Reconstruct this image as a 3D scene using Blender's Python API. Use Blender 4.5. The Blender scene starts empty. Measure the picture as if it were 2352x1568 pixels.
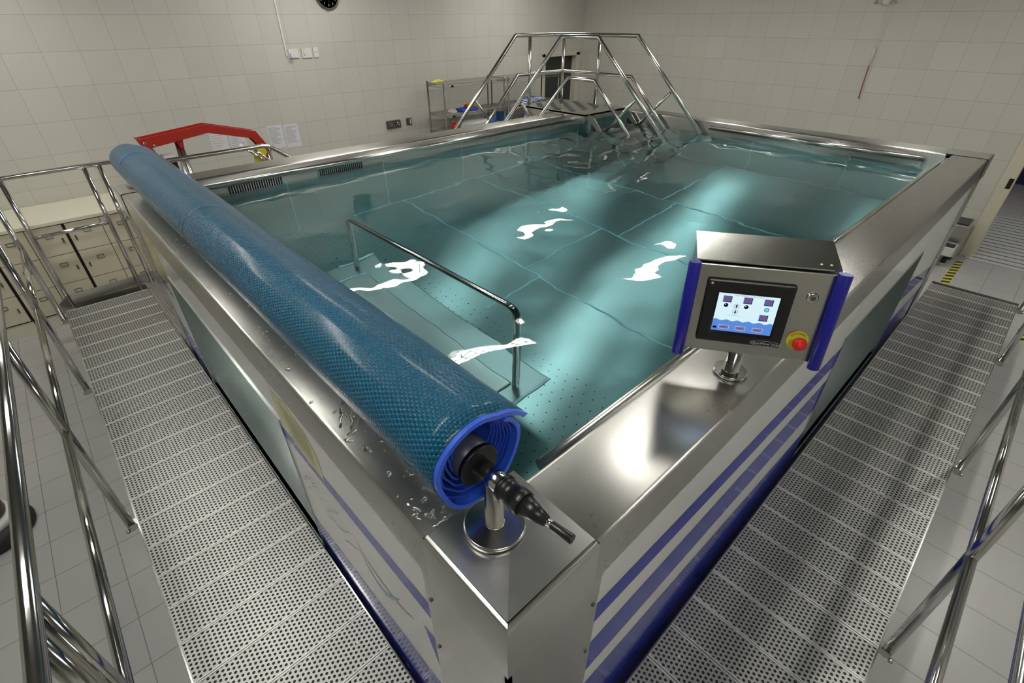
import bpy, math, random
from mathutils import Vector, Matrix
random.seed(7)
S = bpy.context.scene
COL = S.collection
PI = math.pi

# ------------------------------------------------------------------ materials
def mat(name):
    m = bpy.data.materials.new(name); m.use_nodes = True
    nt = m.node_tree; nt.nodes.clear()
    out = nt.nodes.new('ShaderNodeOutputMaterial')
    return m, nt, out
def N(nt, typ, **kw):
    n = nt.nodes.new(typ)
    for k, v in kw.items():
        if k in n.inputs.keys(): n.inputs[k].default_value = v
        else: setattr(n, k, v)
    return n
def M(nt, op, a, b=None, c=None, clamp=False):
    n = nt.nodes.new('ShaderNodeMath'); n.operation = op; n.use_clamp = clamp
    for i, v in enumerate((a, b, c)):
        if v is None: continue
        if isinstance(v, (int, float)): n.inputs[i].default_value = v
        else: nt.links.new(v, n.inputs[i])
    return n.outputs[0]
def mixc(nt, f, a, b):
    n = nt.nodes.new('ShaderNodeMix'); n.data_type = 'RGBA'
    for i, v in ((0, f), (6, a), (7, b)):
        if isinstance(v, (int, float)): n.inputs[i].default_value = v
        elif isinstance(v, tuple): n.inputs[i].default_value = (*v, 1) if len(v) == 3 else v
        else: nt.links.new(v, n.inputs[i])
    return n.outputs[2]
def principled(name, col, rough=.5, metal=0., coat=0., spec=.5, emis=None, estr=0., aniso=0.):
    m, nt, out = mat(name)
    b = nt.nodes.new('ShaderNodeBsdfPrincipled')
    b.inputs['Base Color'].default_value = (*col, 1)
    b.inputs['Roughness'].default_value = rough
    b.inputs['Metallic'].default_value = metal
    b.inputs['Coat Weight'].default_value = coat
    b.inputs['Coat Roughness'].default_value = .04
    b.inputs['Specular IOR Level'].default_value = spec
    b.inputs['Anisotropic'].default_value = aniso
    if emis:
        b.inputs['Emission Color'].default_value = (*emis, 1); b.inputs['Emission Strength'].default_value = estr
    nt.links.new(b.outputs[0], out.inputs[0])
    return m
def pos(nt):
    g = nt.nodes.new('ShaderNodeNewGeometry'); s = nt.nodes.new('ShaderNodeSeparateXYZ')
    nt.links.new(g.outputs['Position'], s.inputs[0]); return g, s
def tiles(name, ax, off, base, grout, size=.3, gw=.0016, rough=.25, var=.05, mottling=.04):
    """square ceramic tiles with thin grout lines on the two world axes ax"""
    m, nt, out = mat(name); g, s = pos(nt)
    d = []; cells = []
    for a, o in zip(ax, off):
        p = M(nt, 'SUBTRACT', s.outputs[a], o)
        d.append(M(nt, 'PINGPONG', p, size / 2)); cells.append(M(nt, 'FLOOR', M(nt, 'DIVIDE', p, size)))
    dist = M(nt, 'MINIMUM', d[0], d[1])
    line = M(nt, 'LESS_THAN', dist, gw)
    cv = nt.nodes.new('ShaderNodeCombineXYZ'); nt.links.new(cells[0], cv.inputs[0]); nt.links.new(cells[1], cv.inputs[1])
    wn = nt.nodes.new('ShaderNodeTexWhiteNoise'); wn.noise_dimensions = '3D'; nt.links.new(cv.outputs[0], wn.inputs['Vector'])
    nz = N(nt, 'ShaderNodeTexNoise', Scale=1.3, Detail=4.0); nt.links.new(g.outputs['Position'], nz.inputs['Vector'])
    v = M(nt, 'ADD', M(nt, 'MULTIPLY', M(nt, 'SUBTRACT', wn.outputs[0], .5), var), M(nt, 'MULTIPLY', M(nt, 'SUBTRACT', nz.outputs[0], .5), mottling))
    br = M(nt, 'ADD', v, 1.0)
    vm = nt.nodes.new('ShaderNodeVectorMath'); vm.operation = 'SCALE'; vm.inputs[0].default_value = base
    nt.links.new(br, vm.inputs['Scale'])
    c = mixc(nt, line, vm.outputs[0], grout)
    b = nt.nodes.new('ShaderNodeBsdfPrincipled'); nt.links.new(c, b.inputs['Base Color'])
    nt.links.new(M(nt, 'ADD', M(nt, 'MULTIPLY', line, .5), rough), b.inputs['Roughness'])
    bm = N(nt, 'ShaderNodeBump', Strength=.35, Distance=.001); nt.links.new(M(nt, 'SUBTRACT', 1.0, line), bm.inputs['Height'])
    nt.links.new(bm.outputs[0], b.inputs['Normal']); nt.links.new(b.outputs[0], out.inputs[0])
    return m
def steel(name, col, rough, stretch=(1, 1, 1), amp=.12, aniso=0., tangent=None, bump=0., scale=40., metal=1.):
    """stainless steel; the stretched noise is the grain of the brushed sheet"""
    m, nt, out = mat(name); g, s = pos(nt)
    mp = nt.nodes.new('ShaderNodeMapping'); mp.inputs['Scale'].default_value = stretch
    nt.links.new(g.outputs['Position'], mp.inputs[0])
    nz = N(nt, 'ShaderNodeTexNoise', Scale=scale, Detail=3.0); nt.links.new(mp.outputs[0], nz.inputs['Vector'])
    n2 = N(nt, 'ShaderNodeTexNoise', Scale=2.2, Detail=3.0); nt.links.new(g.outputs['Position'], n2.inputs['Vector'])
    r = M(nt, 'ADD', M(nt, 'MULTIPLY', M(nt, 'SUBTRACT', nz.outputs[0], .5), amp), M(nt, 'ADD', M(nt, 'MULTIPLY', M(nt, 'SUBTRACT', n2.outputs[0], .5), amp * .5), rough))
    b = nt.nodes.new('ShaderNodeBsdfPrincipled')
    b.inputs['Base Color'].default_value = (*col, 1); b.inputs['Metallic'].default_value = metal
    b.inputs['Anisotropic'].default_value = aniso
    nt.links.new(r, b.inputs['Roughness'])
    if tangent:
        cx = nt.nodes.new('ShaderNodeCombineXYZ')
        for i in range(3): cx.inputs[i].default_value = tangent[i]
        nt.links.new(cx.outputs[0], b.inputs['Tangent'])
    if bump:
        bm = N(nt, 'ShaderNodeBump', Strength=bump, Distance=.002); nt.links.new(n2.outputs[0], bm.inputs['Height']); nt.links.new(bm.outputs[0], b.inputs['Normal'])
    nt.links.new(b.outputs[0], out.inputs[0]); return m
def hexholes(nt, s, a, b, pitch, rad):
    """1 inside the round holes of a staggered perforation"""
    h = pitch * math.sqrt(3)
    def lat(o):
        u = M(nt, 'PINGPONG', M(nt, 'ADD', s.outputs[a], o * pitch / 2 + 50 * pitch), pitch / 2)
        v = M(nt, 'PINGPONG', M(nt, 'ADD', s.outputs[b], o * h / 2 + 50 * h), h / 2)
        return M(nt, 'ADD', M(nt, 'MULTIPLY', u, u), M(nt, 'MULTIPLY', v, v))
    d = M(nt, 'SQRT', M(nt, 'MINIMUM', lat(0), lat(1)))
    return M(nt, 'LESS_THAN', d, rad), d
def perforated(name, a, b, pitch, rad, col, rough, metal=1., hole=(.02, .022, .022), through=True, aniso=0.):
    m, nt, out = mat(name); g, s = pos(nt)
    inside, d = hexholes(nt, s, a, b, pitch, rad)
    p = nt.nodes.new('ShaderNodeBsdfPrincipled'); p.inputs['Metallic'].default_value = metal
    if aniso:
        p.inputs['Anisotropic'].default_value = aniso; cx = nt.nodes.new('ShaderNodeCombineXYZ'); cx.inputs[0].default_value = 1; nt.links.new(cx.outputs[0], p.inputs['Tangent'])
    n2 = N(nt, 'ShaderNodeTexNoise', Scale=3.0, Detail=4.0); nt.links.new(g.outputs['Position'], n2.inputs['Vector'])
    nt.links.new(M(nt, 'ADD', M(nt, 'MULTIPLY', M(nt, 'SUBTRACT', n2.outputs[0], .5), .06), rough), p.inputs['Roughness'])
    nt.links.new(mixc(nt, n2.outputs[0], tuple(x * .9 for x in col), tuple(min(1, x * 1.08) for x in col)), p.inputs['Base Color'])
    rim = M(nt, 'SUBTRACT', 1.0, M(nt, 'MULTIPLY', M(nt, 'ABSOLUTE', M(nt, 'SUBTRACT', d, rad * 1.25)), 1 / (rad * .5)), clamp=True)
    bm = N(nt, 'ShaderNodeBump', Strength=.12, Distance=.001); nt.links.new(rim, bm.inputs['Height']); nt.links.new(bm.outputs[0], p.inputs['Normal'])
    mx = nt.nodes.new('ShaderNodeMixShader'); nt.links.new(inside, mx.inputs[0]); nt.links.new(p.outputs[0], mx.inputs[1])
    if through: t = nt.nodes.new('ShaderNodeBsdfTransparent')
    else: t = nt.nodes.new('ShaderNodeBsdfDiffuse'); t.inputs[0].default_value = (*hole, 1)
    nt.links.new(t.outputs[0], mx.inputs[2]); nt.links.new(mx.outputs[0], out.inputs[0]); return m
def bubble_mat():
    """bubble sheet of the pool cover: staggered domes in UV metres"""
    m, nt, out = mat('bubble_sheet')
    uv = nt.nodes.new('ShaderNodeUVMap'); s = nt.nodes.new('ShaderNodeSeparateXYZ'); nt.links.new(uv.outputs[0], s.inputs[0])
    _, d = hexholes(nt, s, 0, 1, .0125, .004)
    t = M(nt, 'DIVIDE', d, .0062, clamp=True)
    dome = M(nt, 'SQRT', M(nt, 'SUBTRACT', 1.0, M(nt, 'MULTIPLY', t, t), clamp=True))
    b = nt.nodes.new('ShaderNodeBsdfPrincipled')
    nt.links.new(mixc(nt, t, (.002, .03, .12), (.003, .13, .22)), b.inputs['Base Color'])
    b.inputs['Roughness'].default_value = .22; b.inputs['Coat Weight'].default_value = .12; b.inputs['Coat Roughness'].default_value = .12; b.inputs['Specular IOR Level'].default_value = .32
    bm = N(nt, 'ShaderNodeBump', Strength=.9, Distance=.004); nt.links.new(dome, bm.inputs['Height']); nt.links.new(bm.outputs[0], b.inputs['Normal'])
    nt.links.new(b.outputs[0], out.inputs[0]); return m
def water_mat():
    m, nt, out = mat('pool_water')
    r = nt.nodes.new('ShaderNodeBsdfRefraction'); r.inputs['Roughness'].default_value = 0; r.inputs['IOR'].default_value = 1.333
    gl = nt.nodes.new('ShaderNodeBsdfGlossy'); gl.inputs['Roughness'].default_value = 0
    f = N(nt, 'ShaderNodeFresnel', IOR=1.333); mx = nt.nodes.new('ShaderNodeMixShader')
    nt.links.new(f.outputs[0], mx.inputs[0]); nt.links.new(r.outputs[0], mx.inputs[1]); nt.links.new(gl.outputs[0], mx.inputs[2])
    nt.links.new(mx.outputs[0], out.inputs[0])
    va = nt.nodes.new('ShaderNodeVolumeAbsorption'); va.inputs['Color'].default_value = (.10, .72, .80, 1); va.inputs['Density'].default_value = WATER_DENS
    nt.links.new(va.outputs[0], out.inputs['Volume']); return m
def glassy(name, ior=1.33):
    m, nt, out = mat(name)
    b = nt.nodes.new('ShaderNodeBsdfPrincipled'); b.inputs['Transmission Weight'].default_value = 1; b.inputs['IOR'].default_value = ior
    b.inputs['Roughness'].default_value = 0; nt.links.new(b.outputs[0], out.inputs[0]); return m
def emit(name, col, st):
    m, nt, out = mat(name); e = nt.nodes.new('ShaderNodeEmission'); e.inputs[0].default_value = (*col, 1); e.inputs[1].default_value = st
    nt.links.new(e.outputs[0], out.inputs[0]); return m
def hazard(name):
    m, nt, out = mat(name); g, s = pos(nt)
    w = M(nt, 'FRACT', M(nt, 'DIVIDE', M(nt, 'ADD', M(nt, 'ADD', s.outputs[0], M(nt, 'MULTIPLY', s.outputs[1], .5)), 40.0), .115))
    c = mixc(nt, M(nt, 'LESS_THAN', w, .5), (.62, .60, .03), (.012, .012, .012))
    b = nt.nodes.new('ShaderNodeBsdfPrincipled'); nt.links.new(c, b.inputs['Base Color']); b.inputs['Roughness'].default_value = .35
    nt.links.new(b.outputs[0], out.inputs[0]); return m

WATER_DENS = .34
LAMP = 35.0
MT = dict(
    wall_l=tiles('wall_tile', (0, 2), (.105, 0.), (.57, .56, .51), (.36, .33, .26), gw=.0018),
    wall_r=tiles('wall_tile_far', (1, 2), (.01, 0.), (.57, .56, .51), (.34, .32, .26), gw=.0018),
    floor=tiles('floor_tile', (0, 1), (.05, .25), (.47, .47, .465), (.24, .235, .22), gw=.0022, rough=.3),
    paint=principled('ceiling_paint', (.20, .20, .19), .8), corr=principled('corridor_paint', (.70, .70, .67), .8),
    cream=principled('cream_frame', (.60, .57, .46), .4),
    rim=steel('brushed_steel', (.56, .555, .53), .29, (1, 1, 1), .04, scale=60.),
    rim_x=steel('brushed_steel_along', (.50, .495, .47), .28, (1, 1, 1), .03, aniso=.8, tangent=(0, 1, 0), scale=60.),
    rim_y=steel('brushed_steel_across', (.50, .495, .47), .28, (1, 1, 1), .03, aniso=.8, tangent=(1, 0, 0), scale=60.),
    cap=steel('brushed_steel_cap', (.58, .58, .56), .28, (1, 1, 1), .0, scale=60.),
    polished=steel('polished_steel', (.60, .595, .58), .13, (1, 1, 1), .04),
    satin=steel('satin_steel', (.58, .575, .54), .22, (1, 1, 1), .06),
    niche=steel('mirror_sheet_steel', (.50, .55, .54), .22, (1, 1, 1), .03, metal=.9),
    basin=steel('basin_steel', (.58, .63, .62), .34, (1, 1, 1), .02, aniso=1.0, tangent=(1, 0, 0), scale=5., metal=1.),
    basin_wall=steel('basin_wall_steel', (.60, .66, .65), .38, (1, 1, 1), .04, scale=5., metal=.95),
    seam=principled('pale_blue_seam', (.72, .93, 1.0), .6),
    bench=steel('bench_steel', (.46, .53, .53), .38, (1, 1, 1), .04, aniso=.6, tangent=(1, 0, 0), scale=5., metal=.97),
    pfloor=perforated('dotted_floor_plate', 1, 0, .07, .004, (.58, .63, .62), .34, metal=1., aniso=1.0, hole=(.01, .03, .04), through=False),
    deck=perforated('perforated_deck', 1, 0, .0215, .0061, (.50, .50, .49), .42, metal=.7, hole=(.045, .046, .044), through=False),
    deck2=perforated('perforated_deck_across', 0, 1, .0215, .0061, (.50, .50, .49), .42, metal=.7, hole=(.045, .046, .044), through=False),
    lip=steel('deck_lip', (.74, .74, .73), .45, (1, 1, 1), .05, metal=.45),
    shelfwire=principled('shelf_wire', (.34, .335, .31), .4, metal=.6),
    dark=principled('dark_gap', (.02, .02, .02), .6),
    black=principled('black_plastic', (.012, .012, .013), .32),
    rubber=principled('black_rubber', (.02, .02, .02), .6),
    pwhite=principled('panel_white', (.70, .71, .70), .12, spec=.08),
    pblue=principled('panel_blue', (.03, .045, .40), .12, spec=.09),
    pdeep=principled('panel_deep_blue', (.015, .025, .22), .12, spec=.09),
    pyel=principled('panel_yellow', (.55, .56, .20), .12, spec=.09),
    pred=principled('panel_red', (.45, .05, .03), .12, spec=.09),
    psky=principled('panel_sky_blue', (.13, .30, .48), .12, spec=.09),
    ptext=principled('panel_text', (.16, .17, .06), .5),
    bubble=bubble_mat(),
    trim=principled('blue_binding', (.035, .12, .72), .30, coat=.3),
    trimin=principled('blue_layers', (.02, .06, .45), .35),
    hub=principled('grey_blue_pipe', (.05, .06, .10), .35),
    handle=principled('blue_handle', (.012, .012, .30), .3),
    red=principled('red_paint', (.42, .022, .012), .35),
    redb=principled('red_button', (.78, .02, .01), .35),
    yellow=principled('yellow_label', (.70, .62, .03), .45),
    white=principled('white_plastic', (.72, .72, .70), .35),
    paper=principled('paper', (.66, .67, .70), .8),
    ink=principled('print_ink', (.36, .37, .42), .8),
    pinkink=principled('red_ink', (.60, .35, .38), .8),
    locker=principled('locker_door', (.68, .635, .49), .45),
    lockedge=principled('locker_gap', (.015, .014, .012), .7),
    counter=principled('cream_worktop', (.80, .77, .63), .35),
    holder=principled('label_holder', (.16, .155, .13), .35, metal=.7),
    greymetal=principled('grey_metal', (.16, .15, .13), .4, metal=.7),
    chrome=principled('chrome', (.7, .7, .7), .08, metal=1.),
    doorgrey=principled('dark_door', (.035, .038, .038), .5),
    maroon=principled('maroon_paint', (.06, .012, .01), .4),
    cordw=principled('white_cord', (.62, .60, .52), .6), cordr=principled('red_cord', (.32, .02, .02), .5),
    blueitem=principled('blue_foam', (.03, .08, .50), .6), ltblue=principled('light_blue_plastic', (.05, .28, .75), .4),
    orange=principled('orange_plastic', (.75, .30, .02), .4), lemon=principled('lemon_cloth', (.72, .72, .12), .8),
    foamw=principled('white_foam', (.66, .67, .66), .7), tan=principled('tan', (.30, .22, .13), .6),
    navy=principled('navy_door', (.02, .025, .12), .5),
    gratew=principled('white_grating', (.60, .61, .61), .3),
    hazard=hazard('hazard_stripes'), drops=glassy('water_drop'),
    green=principled('green_plastic', (.01, .06, .02), .4),
    lamp=emit('lamp_tube', (1, .975, .90), LAMP),
    lampbody=principled('lamp_body', (.75, .75, .73), .4),
    scr=emit('screen_white', (.72, .93, 1.0), .95), scrb=emit('screen_blue', (.13, .32, .90), .8), scrp=emit('screen_button', (.14, .14, .36), .8),
    scrk=emit('screen_black', (.01, .01, .03), .5), scrl=emit('screen_light_edge', (.55, .62, .95), .9), scrpk=emit('screen_pink', (.75, .30, .50), .8),
    scrc=emit('screen_cyan', (.12, .75, .85), .9), scrr=emit('screen_maroon', (.33, .10, .20), .7), scrg=emit('screen_grey', (.25, .25, .45), .7),
)

# ------------------------------------------------------------------ mesh builder
OFF = {}
class MB:
    def __init__(s): s.v = []; s.f = []; s.mi = []; s.sm = []; s.uv = {}
    def add(s, vs, fs, mi=0, smooth=False):
        o = len(s.v); s.v += [tuple(x) for x in vs]
        for f in fs: s.f.append(tuple(i + o for i in f)); s.mi.append(mi); s.sm.append(smooth)
        return o
    def box(s, a, b, mi=0):
        x0, y0, z0 = a; x1, y1, z1 = b
        if x0 > x1: x0, x1 = x1, x0
        if y0 > y1: y0, y1 = y1, y0
        if z0 > z1: z0, z1 = z1, z0
        s.add([(x0, y0, z0), (x1, y0, z0), (x1, y1, z0), (x0, y1, z0), (x0, y0, z1), (x1, y0, z1), (x1, y1, z1), (x0, y1, z1)],
              [(0, 3, 2, 1), (4, 5, 6, 7), (0, 1, 5, 4), (1, 2, 6, 5), (2, 3, 7, 6), (3, 0, 4, 7)], mi); return s
    def obox(s, c, ax, h, mi=0):
        c = Vector(c); A = [Vector(a) * k for a, k in zip(ax, h)]
        vs = [c + A[0] * i + A[1] * j + A[2] * k for k in (-1, 1) for i, j in ((-1, -1), (1, -1), (1, 1), (-1, 1))]
        s.add(vs, [(0, 3, 2, 1), (4, 5, 6, 7), (0, 1, 5, 4), (1, 2, 6, 5), (2, 3, 7, 6), (3, 0, 4, 7)], mi); return s
    def prism(s, poly, ext, mi=0, smooth=False):
        n = len(poly); e = Vector(ext); P = [Vector(p) for p in poly]
        nrm = Vector((0, 0, 0))
        for i in range(n): nrm += P[i].cross(P[(i + 1) % n])
        if nrm.dot(e) > 0: P.reverse()
        o = s.add(P + [p + e for p in P], [tuple(range(n)), tuple(reversed(range(n, 2 * n)))], mi)
        for i in range(n):
            j = (i + 1) % n; s.f.append((o + i, o + n + i, o + n + j, o + j)); s.mi.append(mi); s.sm.append(smooth)
        return s
    def tube(s, pts, r, seg=12, mi=0, fillet=0., fn=5, cap=True, r2=None):
        P = [Vector(p) for p in pts]
        if fillet and len(P) > 2:
            Q = [P[0]]
            for i in range(1, len(P) - 1):
                a, b, c = P[i - 1], P[i], P[i + 1]; d1 = (a - b).normalized(); d2 = (c - b).normalized()
                k = min(fillet, (a - b).length * .45, (c - b).length * .45)
                for t in range(fn + 1):
                    t /= fn; Q.append((b + d1 * k) * (1 - t) ** 2 + b * 2 * t * (1 - t) + (b + d2 * k) * t * t)
            Q.append(P[-1]); P = Q
        n = len(P); rings = []; up = None; o = len(s.v)
        for i in range(n):
            if i == 0: t = P[1] - P[0]
            elif i == n - 1: t = P[-1] - P[-2]
            else: t = (P[i] - P[i - 1]).normalized() + (P[i + 1] - P[i]).normalized()
            t.normalize()
            if up is None: up = Vector((0, 0, 1)) if abs(t.z) < .9 else Vector((1, 0, 0))
            x = up - t * up.dot(t); x.normalize(); y = t.cross(x); up = x
            k = 1.0
            if 0 < i < n - 1:
                cs = max(.4, (P[i + 1] - P[i]).normalized().dot(t)); k = 1 / cs if cs < .999 else 1
            rr = r if r2 is None else r + (r2 - r) * i / (n - 1)
            for j in range(seg):
                a = 2 * PI * j / seg
                off = x * math.cos(a) + y * math.sin(a)
                if k != 1.0:
                    bn = (P[i + 1] - P[i]).normalized() - (P[i] - P[i - 1]).normalized()
                    if bn.length > 1e-6: bn.normalize(); off = off + bn * off.dot(bn) * (k - 1)
                s.v.append(tuple(P[i] + off * rr))
        for i in range(n - 1):
            for j in range(seg):
                q = (j + 1) % seg; a = o + i * seg
                s.f.append((a + j, a + q, a + seg + q, a + seg + j)); s.mi.append(mi); s.sm.append(True)
        if cap:
            s.f.append(tuple(o + j for j in reversed(range(seg)))); s.mi.append(mi); s.sm.append(False)
            s.f.append(tuple(o + (n - 1) * seg + j for j in range(seg))); s.mi.append(mi); s.sm.append(False)
        return s
    def lathe(s, prof, o, d, seg=24, mi=0, smooth=True):
        """prof: (distance along d, radius)"""
        o = Vector(o); d = Vector(d).normalized(); u = Vector((0, 0, 1)) if abs(d.z) < .9 else Vector((1, 0, 0))
        x = (u - d * u.dot(d)).normalized(); y = d.cross(x); b = len(s.v)
        for h, r in prof:
            for j in range(seg):
                a = 2 * PI * j / seg; s.v.append(tuple(o + d * h + (x * math.cos(a) + y * math.sin(a)) * r))
        for i in range(len(prof) - 1):
            flat = abs(prof[i][0] - prof[i + 1][0]) < 1e-6 or not smooth
            for j in range(seg):
                q = (j + 1) % seg; a = b + i * seg
                s.f.append((a + j, a + q, a + seg + q, a + seg + j)); s.mi.append(mi); s.sm.append(not flat)
        s.f.append(tuple(b + j for j in reversed(range(seg)))); s.mi.append(mi); s.sm.append(False)
        e = b + (len(prof) - 1) * seg
        s.f.append(tuple(e + j for j in range(seg))); s.mi.append(mi); s.sm.append(False)
        return s
    def text(s, txt, size, Mx, mi=0):
        cu = bpy.data.curves.new('t', 'FONT'); cu.body = txt; cu.size = size; cu.align_x = 'CENTER'; cu.align_y = 'CENTER'; cu.resolution_u = 3
        ob = bpy.data.objects.new('t', cu); COL.objects.link(ob)
        bpy.context.view_layer.update()
        me = bpy.data.meshes.new_from_object(ob)
        s.add([Mx @ v.co for v in me.vertices], [tuple(p.vertices) for p in me.polygons], mi)
        bpy.data.objects.remove(ob); bpy.data.curves.remove(cu); bpy.data.meshes.remove(me); return s
    def build(s, name, mats, parent=None, loc=None, bevel=0., sharp=None):
        if not isinstance(mats, (list, tuple)): mats = [mats]
        off = OFF[parent.name] if parent else Vector(loc or (0, 0, 0))
        me = bpy.data.meshes.new(name)
        me.from_pydata([tuple(Vector(v) - off) for v in s.v], [], s.f); me.validate()
        for m in mats: me.materials.append(MT[m] if isinstance(m, str) else m)
        for i, p in enumerate(me.polygons): p.material_index = s.mi[i]; p.use_smooth = s.sm[i]
        me.update()
        ob = bpy.data.objects.new(name, me); COL.objects.link(ob)
        if parent: ob.parent = parent
        else: ob.location = off
        OFF[ob.name] = off
        if bevel:
            b = ob.modifiers.new('bevel', 'BEVEL'); b.width = bevel; b.segments = 2; b.limit_method = 'ANGLE'; b.angle_limit = .6
        return ob
def tag(o, label, cat, group=None, kind=None):
    if label: o['label'] = label
    if cat: o['category'] = cat
    if group: o['group'] = group
    if kind: o['kind'] = kind
    return o
def thing(name, loc, label, cat, group=None):
    o = bpy.data.objects.new(name, None); COL.objects.link(o); o.location = loc; o.empty_display_size = .1
    OFF[o.name] = Vector(loc); return tag(o, label, cat, group)
def struct(name, mb, mats, **k):
    o = mb.build(name, mats, **k); o['kind'] = 'structure'; return o
def dup(root, delta, label, group=None):
    r = root.copy(); COL.objects.link(r); r.location = root.location + Vector(delta); r['label'] = label
    if group: r['group'] = group
    for ch in list(root.children):
        c = ch.copy(); COL.objects.link(c); c.parent = r
        for g in ch.children:
            d = g.copy(); COL.objects.link(d); d.parent = c
    return r
def arc(c, r, a0, a1, n, f):
    return [f(c[0] + r * math.cos(a0 + (a1 - a0) * i / n), c[1] + r * math.sin(a0 + (a1 - a0) * i / n)) for i in range(n + 1)]

# ------------------------------------------------------------------ camera
EYE = Vector((0, 0, 2.667))
p_, y_, r_ = .5894, .8202, -.0044
Fh = Vector((math.cos(y_), math.sin(y_), 0)); Rt = Vector((math.sin(y_), -math.cos(y_), 0)); Zv = Vector((0, 0, 1))
fw = Fh * math.cos(p_) - Zv * math.sin(p_); up = Fh * math.sin(p_) + Zv * math.cos(p_)
cxv = Rt * math.cos(r_) + up * math.sin(r_); cyv = up * math.cos(r_) - Rt * math.sin(r_)
cam = bpy.data.cameras.new('camera'); co = bpy.data.objects.new('camera', cam); COL.objects.link(co)
cam.sensor_fit = 'HORIZONTAL'; cam.sensor_width = 36; cam.lens = 1114.9 * 36 / 2352; cam.clip_start = .02
co.matrix_world = Matrix(((cxv.x, cyv.x, -fw.x, EYE.x), (cxv.y, cyv.y, -fw.y, EYE.y), (cxv.z, cyv.z, -fw.z, EYE.z), (0, 0, 0, 1)))
S.camera = co
S.cycles.adaptive_threshold = .02; S.cycles.sample_clamp_indirect = 40.0; S.cycles.max_bounces = 10; S.cycles.diffuse_bounces = 3; S.cycles.glossy_bounces = 5; S.cycles.transmission_bounces = 8; S.cycles.transparent_max_bounces = 8
S.view_settings.view_transform = 'Standard'; S.view_settings.look = 'None'; S.view_settings.exposure = 0.0; S.view_settings.gamma = 1.0
S.view_settings.use_curve_mapping = False
wd = bpy.data.worlds.new('world'); S.world = wd; wd.use_nodes = True
wd.node_tree.nodes['Background'].inputs[0].default_value = (0, 0, 0, 1)

# ------------------------------------------------------------------ the room
WL, WR, WB, WN, HC = 7.06, 8.5, -3.0, -3.2, 3.6      # left wall y, far wall x, back wall y, near wall x, ceiling
JY = .326                                             # end of the far wall at the doorway
struct('floor', MB().box((WN, WB, -.1), (13.6, WL, 0)), 'floor')
struct('ceiling', MB().box((WN, WB, HC), (13.6, WL + .2, HC + .1)), 'paint')
DX0, DX1, DZ = 7.43, 8.30, 2.06
struct('wall_left', MB().box((WN, WL, 0), (DX0, WL + .2, HC)).box((DX1, WL, 0), (WR + .2, WL + .2, HC)).box((DX0, WL, DZ), (DX1, WL + .2, HC)), 'wall_l')
struct('wall_right', MB().box((WR, JY, 0), (WR + .2, WL, HC)).box((WR, WB, 0), (WR + .2, -1.5, HC)).box((WR, -1.5, 2.3), (WR + .2, JY, HC)), 'wall_r')
struct('wall_back', MB().box((WN, WB - .2, 0), (13.6, WB, HC)), 'wall_l')
struct('wall_near', MB().box((WN - .2, WB, 0), (WN, WL + .2, HC)), 'wall_r')
struct('wall_corridor', MB().box((WR + .2, .42, 0), (13.4, .62, HC)).box((13.4, WB, 0), (13.6, .62, HC)), 'corr')
# cream jamb of the doorway at the right
struct('trim_1', MB().box((WR - .02, JY - .14, 0), (WR + .22, JY, 2.3)).box((WR - .02, JY - 1.83, 2.18), (WR + .22, JY - .14, 2.3)), 'cream', bevel=.006)
# dark door in the corner with its cream frame
fr = MB()
fr.box((DX0 - .07, WL - .025, 0), (DX0 + .01, WL + .12, DZ + .045)).box((DX1 - .01, WL - .025, 0), (DX1 + .09, WL + .12, DZ + .045)).box((DX0 - .07, WL - .025, DZ - .01), (DX1 + .09, WL + .12, DZ + .055))
struct('trim_2', fr, 'cream', bevel=.006)
d1 = struct('door_1', MB().box((DX0, WL + .09, .01), (DX1, WL + .13, DZ)), 'doorgrey')
MB().tube([(DX0 + .07, WL + .09, 1.0), (DX0 + .07, WL + .05, 1.0), (DX0 + .19, WL + .05, 1.0)], .009, 8).build('door_handle', 'chrome', d1)
d2 = struct('door_2', MB().box((13.33, -.9, 0.01), (13.38, .30, 2.05)), 'navy')
tag(MB().box((WR - .024, .20, .90), (WR - .012, .245, 1.02)).box((WR - .026, .212, .93), (WR - .014, .232, .99)).build('strike_plate', 'black', loc=(WR - .02, .22, .90)),
    'small black strike plate set in the cream door jamb at the right edge', 'strike plate')
tag(MB().box((WR + .225, .27, .86), (WR + .25, .36, .99)).build('door_stop', 'tan', loc=(WR + .24, .3, .86)), 'small brown block fixed behind the cream door jamb', 'door stop')

# ceiling lamps: recessed louvred fixtures, seen mirrored in the water
lab_x = {-.3: 'nearest the lockers side', 2.93: 'in the middle row', 6.2: 'towards the far wall'}
def lamp(x, y):
    t = thing('ceiling_light', (x, y, HC), 'louvred fluorescent ceiling light at the end of a row', 'ceiling light', 'ceiling lights')
    b = MB(); hx, hy = .61, .15
    b.box((x - hx, y - hy, HC - .06), (x + hx, y - hy + .012, HC)).box((x - hx, y + hy - .012, HC - .06), (x + hx, y + hy, HC)).box((x - hx, y - hy, HC - .06), (x - hx + .012, y + hy, HC)).box((x + hx - .012, y - hy, HC - .06), (x + hx, y + hy, HC))
    b.build('frame', 'lampbody', t)
    l = MB()
    for i in range(1, 12): l.box((x - hx + i * .102 - .003, y - hy + .012, HC - .058), (x - hx + i * .102 + .003, y + hy - .012, HC - .03))
    l.build('louvre', 'lampbody', t)
    for k in (-1, 0, 1): MB().tube([(x - hx + .02, y + k * .092, HC - .035), (x + hx - .02, y + k * .092, HC - .035)], .026, 10).build('tube', 'lamp', t)
    return t
c_l = lamp(10.2, -.6); c_l['label'] = 'added out-of-view light brightening the corridor beyond the right doorway'; c_l['group'] = 'added corridor light'  # unseen lamp, added to brighten the corridor and its floor grating
rows = {-1.2: 'first', 1.2: 'second', 3.5: 'third', 5.75: 'fourth'}
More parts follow.
